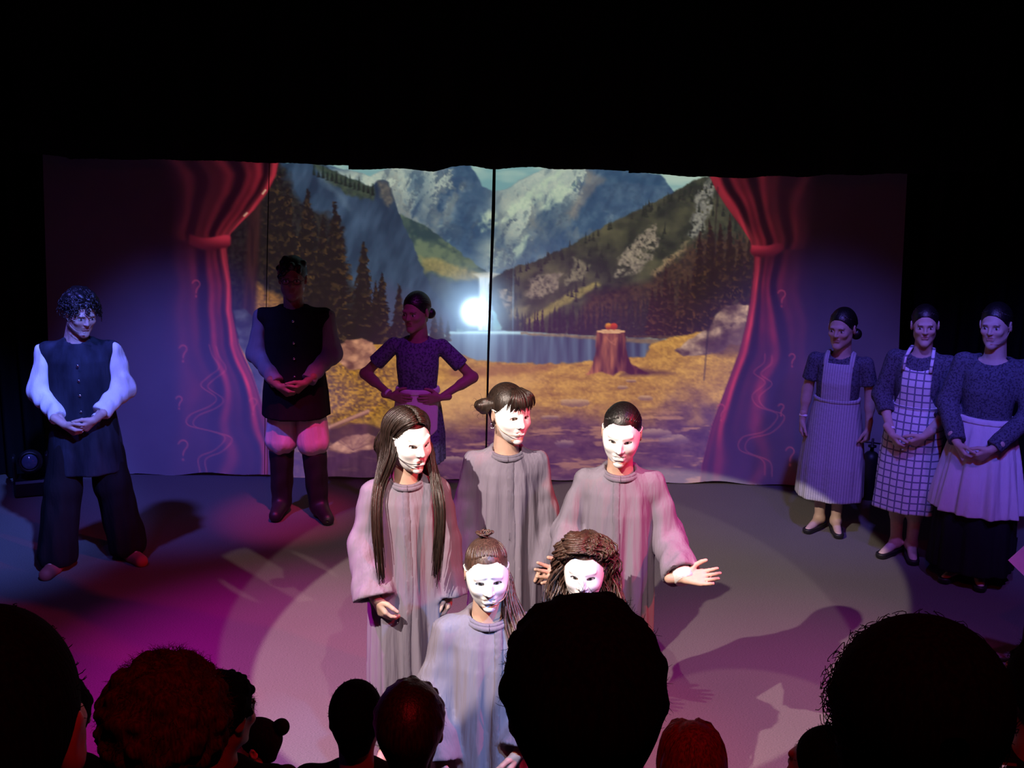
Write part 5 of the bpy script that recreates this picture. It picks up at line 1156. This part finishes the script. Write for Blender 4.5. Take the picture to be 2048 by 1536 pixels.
# ---------------------------------------------------------------- the audience, seen from behind, seated in three rows
M_COAT = cloth('black jumper', (.006, .006, .007), .95, .3, 10, .2, 50, spec=.05); M_COATR = cloth('dark red jumper', (.045, .008, .010), .95, .3, 10, .2, 50, spec=.05)
HAIR_AU = hair_mat('auburn hair', (.22, .02, .014), .55, .2); HAIR_SIL = hair_mat('very dark hair', (.003, .0028, .0028), .9, .04); HAIR_AFRO = hair_mat('frizzy dark hair', (.06, .012, .012), .9, .05)
def sit_at(px, py, rise, H=1.7, hs=1.0, hair=.012):
    zs = (H - .236*hs - .078*(H/1.7))/1.385; top = rise + .455*zs + .5*(H/1.7) + .078*(H/1.7) + .236*hs + hair
    d = ray(px, py); t = (top - CAMZ)/d.z; return Vector((d.x*t, d.y*t, rise))
def fuzz(mb, p, n, ln, th, seed, emin=-.2, grow=.01, frizz=.6):
    rs = np.random.RandomState(seed)
    for _ in range(n):
        a = rs.rand()*6.28; e = math.asin(rs.uniform(emin, 1)); q = np.array((math.cos(a)*math.cos(e), math.sin(a)*math.cos(e), math.sin(e)))
        c = np.array((0, .022, .03)) + q*np.array((.076 + grow, .097 + grow, .089 + grow)); tg = unit(np.cross(q, rs.randn(3))); d = unit(q*.55 + tg); d2 = unit(d + rs.randn(3)*frizz)
        L = ln*rs.uniform(.4, 1.2); mb.tube(p.T(np.array([c - q*.004, c + d*L*.4, c + d*L*.4 + d2*L*.35, c + d*L*.4 + d2*L*.35 + unit(d2 + rs.randn(3)*frizz)*L*.3])), [th, th, th*.8, th*.4], 3, False)
def spectator(px, py, rise, label, H=1.7, hs=1.0, yaw=180, head=(0, 0, 0), coat=None, hair=None, style='short', seed=1, hadd=.012, wid=1.05):
    loc = sit_at(px, py, rise, H, hs, hadd)
    p = Person(loc, H, yaw, hs, head, ('lap', 'lap'), (.36, .20, .15), male=True, pose='sit', wid=wid, label=label, kind='b', vox=.013)
    S = p.s; f = Field((-.45*S, -.5*S, .36*S), (.45*S, .3*S, p.P((0, 0, 1.48))[2]), .012)
    f.loft(p.prof([(.88, .185, .14, .0), (1.05, .175, .132, 0), (1.22, .185, .13, 0), (1.32, .180, .12, 0), (1.38, .12, .10, .01), (1.415, .08, .085, .012)]), folds(.006, 6, seed, (p.P((0, 0, 1.2))[2], p.P((0, 0, .9))[2])), .02)
    f.rc(p.sh[0], p.sh[1], .062*S, .062*S, .05)
    for i in (0, 1): f.rc(p.sh[i], p.el[i], .062*S, .056*S, .03); f.rc(p.el[i], p.wr[i], .055*S, .044*S, .03)
    f.build('jumper', coat or M_COAT, p.o)
    t = Field((-.3*S, -.62*S, .0), (.3*S, .25*S, .70*S), .013)
    for i in (0, 1): t.rc(p.hip[i] + np.array((0, .03, .0)), p.kn[i], .090*S, .075*S, .03); t.rc(p.kn[i], p.an[i], .075*S, .06*S, .03)
    t.op((-9, -9, -9), (9, 9, 9), lambda x, y, z: .03 - z + 0*x + 0*y, 0, 'i'); t.build('trousers', M_COAT, p.o)
    shoes(p, M_SHOE, .08, .010)
    hair = hair or HAIR_SIL; mb = MB()
    if style in ('short', 'tousled'):
        cap = scalp_cap(.006, .016, .078, -.085, 60 if style == 'short' else 70, seed, .62); o = cap.build('hair', hair, p.o, p.T); fuzz(mb, p, 380 if style == 'short' else 800, .018 if style == 'short' else .022, .0005, seed, -.25, .008, .7)
    elif style == 'smooth':
        cap = scalp_cap(.006, .006, .078, -.08); o = cap.build('hair', hair, p.o, p.T); fuzz(mb, p, 120, .008, .0008, seed, -.2, .006, .4)
    elif style == 'bob':
        cap = scalp_cap(.006, .014, .078, -.11); cap.rc((0, .045, .0), (0, .05, -.10), .095, .085, .03); cap.op((-1, -1, -1), (1, 1, 1), lambda x, y, z: np.where(y < -.03, .02, -1) + 0*x + 0*z, 0, 'i'); o = cap.build('hair', hair, p.o, p.T, 1)
        for k in range(120):
            a = -2.6 + 5.2*k/119; q = np.array((math.sin(a)*.095, .025 + math.cos(a)*.112, 0)); strands(mb, [p.T(np.array((0, .02, .132))), p.T(q*np.array((.7, .8, 1)) + np.array((0, 0, .105))), p.T(q + np.array((0, 0, .03))), p.T(q*1.03 + np.array((0, 0, -.085)))], 1, .003, .003, seed*7 + k, 9)
    elif style == 'afro':
        cap = Field((-.22, -.2, -.18), (.22, .24, .26), .009); cap.ell((0, .035, .035), (.128, .138, .130), .02); rs = np.random.RandomState(seed)
        for _ in range(200):
            q = unit(rs.randn(3)); r = rs.uniform(.010, .018); cap.ell(np.array((0, .035, .035)) + q*np.array((.128, .138, .130)), (r, r, r), .010)
        cap.op((-1, -1, -1), (1, 1, 1), lambda x, y, z: np.maximum(-.84*(y + .085) - .545*(z - .06) + 0*x, -.13 - z), 0, 'i'); o = cap.build('hair', hair, p.o, p.T); fuzz(mb, p, 2600, .024, .0005, seed, -.5, .052, .9)
    elif style == 'curly':
        cap = scalp_cap(.0065, .060, .078, -.12, 60, seed); cap.ell((0, .06, -.03), (.112, .09, .10), .03); cap.ell((0, .045, .04), (.112, .114, .112), .03); rs = np.random.RandomState(seed + 5)
        for _ in range(130):
            q = unit(rs.randn(3)); c = np.array((0, .045, .04)) + q*np.array((.112, .114, .112)); r = rs.uniform(.008, .019)
            if c[2] > -.09 and -.84*(c[1] + .085) - .545*(c[2] - .078) < -.01: cap.ell(c, (r, r, r), .008)
        o = cap.build('hair', hair, p.o, p.T); rs = np.random.RandomState(seed); roots = []
        while len(roots) < 1100:
            q = unit(rs.randn(3)); c = np.array((0, .045, .04)) + q*np.array((.118, .12, .118))
            if c[2] < -.09 or -.84*(c[1] + .085) - .545*(c[2] - .078) > -.01: continue
            roots.append((c - q*.004, unit(q + .5*rs.randn(3))))
        curl_tubes(mb, roots, .060, .011, 1.3, .0011, p.T, .06, seed, 12)
    elif style == 'knot':
        cap = scalp_cap(.006, .008, .078, -.08); o = cap.build('hair', hair, p.o, p.T); b = Field((-.09, .0, -.02), (.09, .25, .16), .006); b.ell((0, .135, .085), (.040, .038, .040), .01); b.rc((0, .09, .07), (0, .13, .085), .03, .025, .02); b.build('hair_knot', hair, o, p.T); fuzz(mb, p, 100, .01, .0008, seed, -.2, .008, .5)
    tag(mb.build('loose_hairs', hair, o, True), kind='stuff')
    return p
R2, R3 = .41, .83
spectator(-30, 1206, R3, 'spectator with a big smooth dark head of hair at the end of the back row', H=1.78, hs=1.45, style='smooth', seed=2, wid=1.1)
spectator(122, 1350, .0, 'spectator with short dark hair sitting beyond the frizzy-haired one, away from the child', H=1.62, hs=.95, yaw=178, head=(20, 0, 0), wid=.92, style='short', seed=3)
spectator(330, 1300, R2, 'spectator with a large round mass of frizzy reddish hair', H=1.60, hs=1.06, style='afro', hair=HAIR_AFRO, coat=M_COATR, seed=4, hadd=.06, wid=1.0)
spectator(434, 1342, .0, 'spectator with tousled dark hair sitting behind the child with a hair knot', H=1.58, yaw=178, head=(-30, 8, 0), style='tousled', seed=5, hadd=.02, wid=.85)
spectator(510, 1432, .0, 'child with a round hair knot sitting on the floor', H=1.0, hs=.74, yaw=205, head=(70, 0, 0), style='knot', seed=6, wid=.9)
spectator(712, 1356, .0, 'spectator in black with close smooth dark hair in the front row', H=1.50, yaw=182, style='smooth', seed=7, wid=.86)
spectator(822, 1360, .20, 'spectator with short brown hair and reddish ears in the front row', H=1.62, yaw=178, style='short', hair=hair_mat('short brown hair', (.030, .012, .010)), seed=8, wid=1.05)
spectator(1172, 1180, R3, 'spectator with a big dark tousled head blocking the kneeling curly one', H=1.74, hs=1.30, yaw=180, style='tousled', seed=9, hadd=.024, wid=.90)
spectator(1384, 1442, .0, 'girl with shiny auburn bobbed hair in the front row', H=1.50, hs=.98, yaw=184, style='bob', hair=HAIR_AU, seed=10, wid=.86)
spectator(1662, 1448, .0, 'spectator with cropped hair whose face glows red', H=1.66, yaw=178, head=(45, 0, 0), coat=M_COATR, style='smooth', seed=11, wid=.86)
spectator(1832, 1220, R3, 'spectator with a wide mass of dark curls in the back row', H=1.68, hs=1.02, yaw=180, style='curly', seed=12, hadd=.055, wid=.88)
pE = spectator(2105, 1275, R2, 'spectator wearing glasses beside the dark curls', H=1.66, yaw=150, head=(40, 0, 0), style='short', seed=13)
mb = MB()
for s in (-1, 1):
    c = np.array([(s*.033 + .024*math.cos(a), -.102, .001 + .018*math.sin(a)) for a in np.linspace(0, 6.28, 17)]); mb.tube(pE.T(c), .0025, 5); mb.tube(pE.T(np.array([(s*.057, -.100, .004), (s*.078, -.06, .006), (s*.086, .0, .006)])), .002, 5)
mb.tube(pE.T(np.array([(-.011, -.106, .004), (.011, -.106, .004)])), .002, 5); mb.build('glasses', plain('black glasses frame', (.01, .01, .01), .3), pE.o, True)

# ---------------------------------------------------------------- things standing about the stage
M_GEAR = plain('black gear', (.010, .010, .012), .45)
# small valve-topped cylinder between the aproned women
g = on_z(1735, 996); c = empty('gas_cylinder', g); tag(c, 'small black cylinder with a valve standing between two aproned women', 'cylinder')
MB().lathe([(0, 0), (.058, 0), (.062, .01), (.062, .30), (.055, .33), (.035, .352), (.018, .36), (0, .36)], (0, 0, 0), 24).build('bottle', M_GEAR, c, True)
MB().lathe([(0, .36), (.014, .36), (.014, .39), (.030, .392), (.030, .404), (.010, .408), (.008, .455), (0, .457)], (0, 0, 0), 16).build('valve', M_GEAR, c, True)
MB().tube([(-.10, .0, .432), (0, 0, .424), (.09, 0, .412)], .006, 6).build('handle_bar', M_GEAR, c, True)
# moving-head lamp on the floor beside the young man
g = on_z(66, 985); c = empty('floor_lamp_head', g, R(20)); tag(c, 'dark swivelling stage lamp standing unlit on the floor by the side drape', 'stage lamp')
MB().box((0, 0, .06), (.24, .22, .12), bev=.015).build('base', M_GEAR, c)
for sx in (-.11, .11): MB().box((sx, 0, .2), (.025, .10, .18), bev=.01).build('yoke_arm', M_GEAR, c)
MB().lathe([(0, -.10), (.065, -.10), (.085, -.05), (.085, .07), (.07, .10), (.06, .10), (.058, .085), (0, .085)], (0, -.02, .24), 20, Matrix.Rotation(R(75), 3, 'X')).build('lamp_housing', M_GEAR, c, True)
MB().lathe([(0, 0), (.056, 0), (.05, .008), (0, .012)], (0, -.105, .263), 18, Matrix.Rotation(R(75), 3, 'X')).build('lens', plain('lamp glass', (.10, .13, .2), .08, spec=.8), c, True)
# paper-covered board and boxes at the right edge
g = on_z(1990, 1140); c = empty('cardboard_carton', (g.x + .10, g.y + .25, 0), R(15)); tag(c, 'small dark carton with a pale checked label behind the half-aproned woman', 'box')
MB().box((0, 0, .07), (.20, .14, .14), bev=.004).build('carton', M_GEAR, c)
MB().box((-.03, -.0715, .075), (.085, .002, .10)).build('label_sheet', pattern_mat('checked label', (.10, .11, .10), (.05, .06, .05), 'check', 40.0), c)
P0 = at_depth(2018, 1117, 6.0)
g = Vector((P0.x + .13, P0.y, 0)); c = empty('sheet_stand', g, R(-10)); tag(c, 'music stand with a tilted pale sheet at the stage edge', 'stand')
MB().tube([(0, 0, .03), (0, 0, P0.z - .02)], .012, 8).build('pole', M_GEAR, c, True)
for a in (0, 120, 240): MB().tube([(0, 0, .10), (.17*math.cos(R(a)), .17*math.sin(R(a)), .012)], .009, 6).build('leg', M_GEAR, c, True)
MB().box((0, -.02, P0.z), (.19, .006, .19), Matrix.Rotation(R(42), 3, 'Y') @ Matrix.Rotation(R(-8), 3, 'X')).build('sheet', plain('pale paper', (.6, .58, .6), .8), c)
# phone held up by a spectator at the lower right
P1 = at_depth(1984, 1545, 1.9); c = empty('phone', P1, R(-8)); tag(c, 'phone with a lit colourful screen showing the stage', 'phone')
MB().box((0, 0, 0), (.075, .008, .04), bev=.003).build('case', M_GEAR, c)
def phone_screen():
    m, nt, b = new_mat('phone screen'); tc = N(nt, 'ShaderNodeTexCoord'); nz = N(nt, 'ShaderNodeTexNoise', Scale=28.0, Detail=1.0); nt.links.new(tc.outputs['Object'], nz.inputs['Vector'])
    rp = N(nt, 'ShaderNodeValToRGB'); nt.links.new(nz.outputs[0], rp.inputs[0]); e = rp.color_ramp.elements; e[0].position = .35; e[0].color = (.05, .04, .3, 1); e[1].position = .7; e[1].color = (.6, .55, .45, 1); k = e.new(.5); k.color = (.45, .12, .25, 1)
    nt.links.new(rp.outputs[0], b.inputs['Emission Color']); b.inputs['Emission Strength'].default_value = .6; b.inputs['Base Color'].default_value = (.02, .02, .02, 1); return m
MB().box((-.006, -.0046, 0), (.05, .001, .034)).build('display', phone_screen(), c)
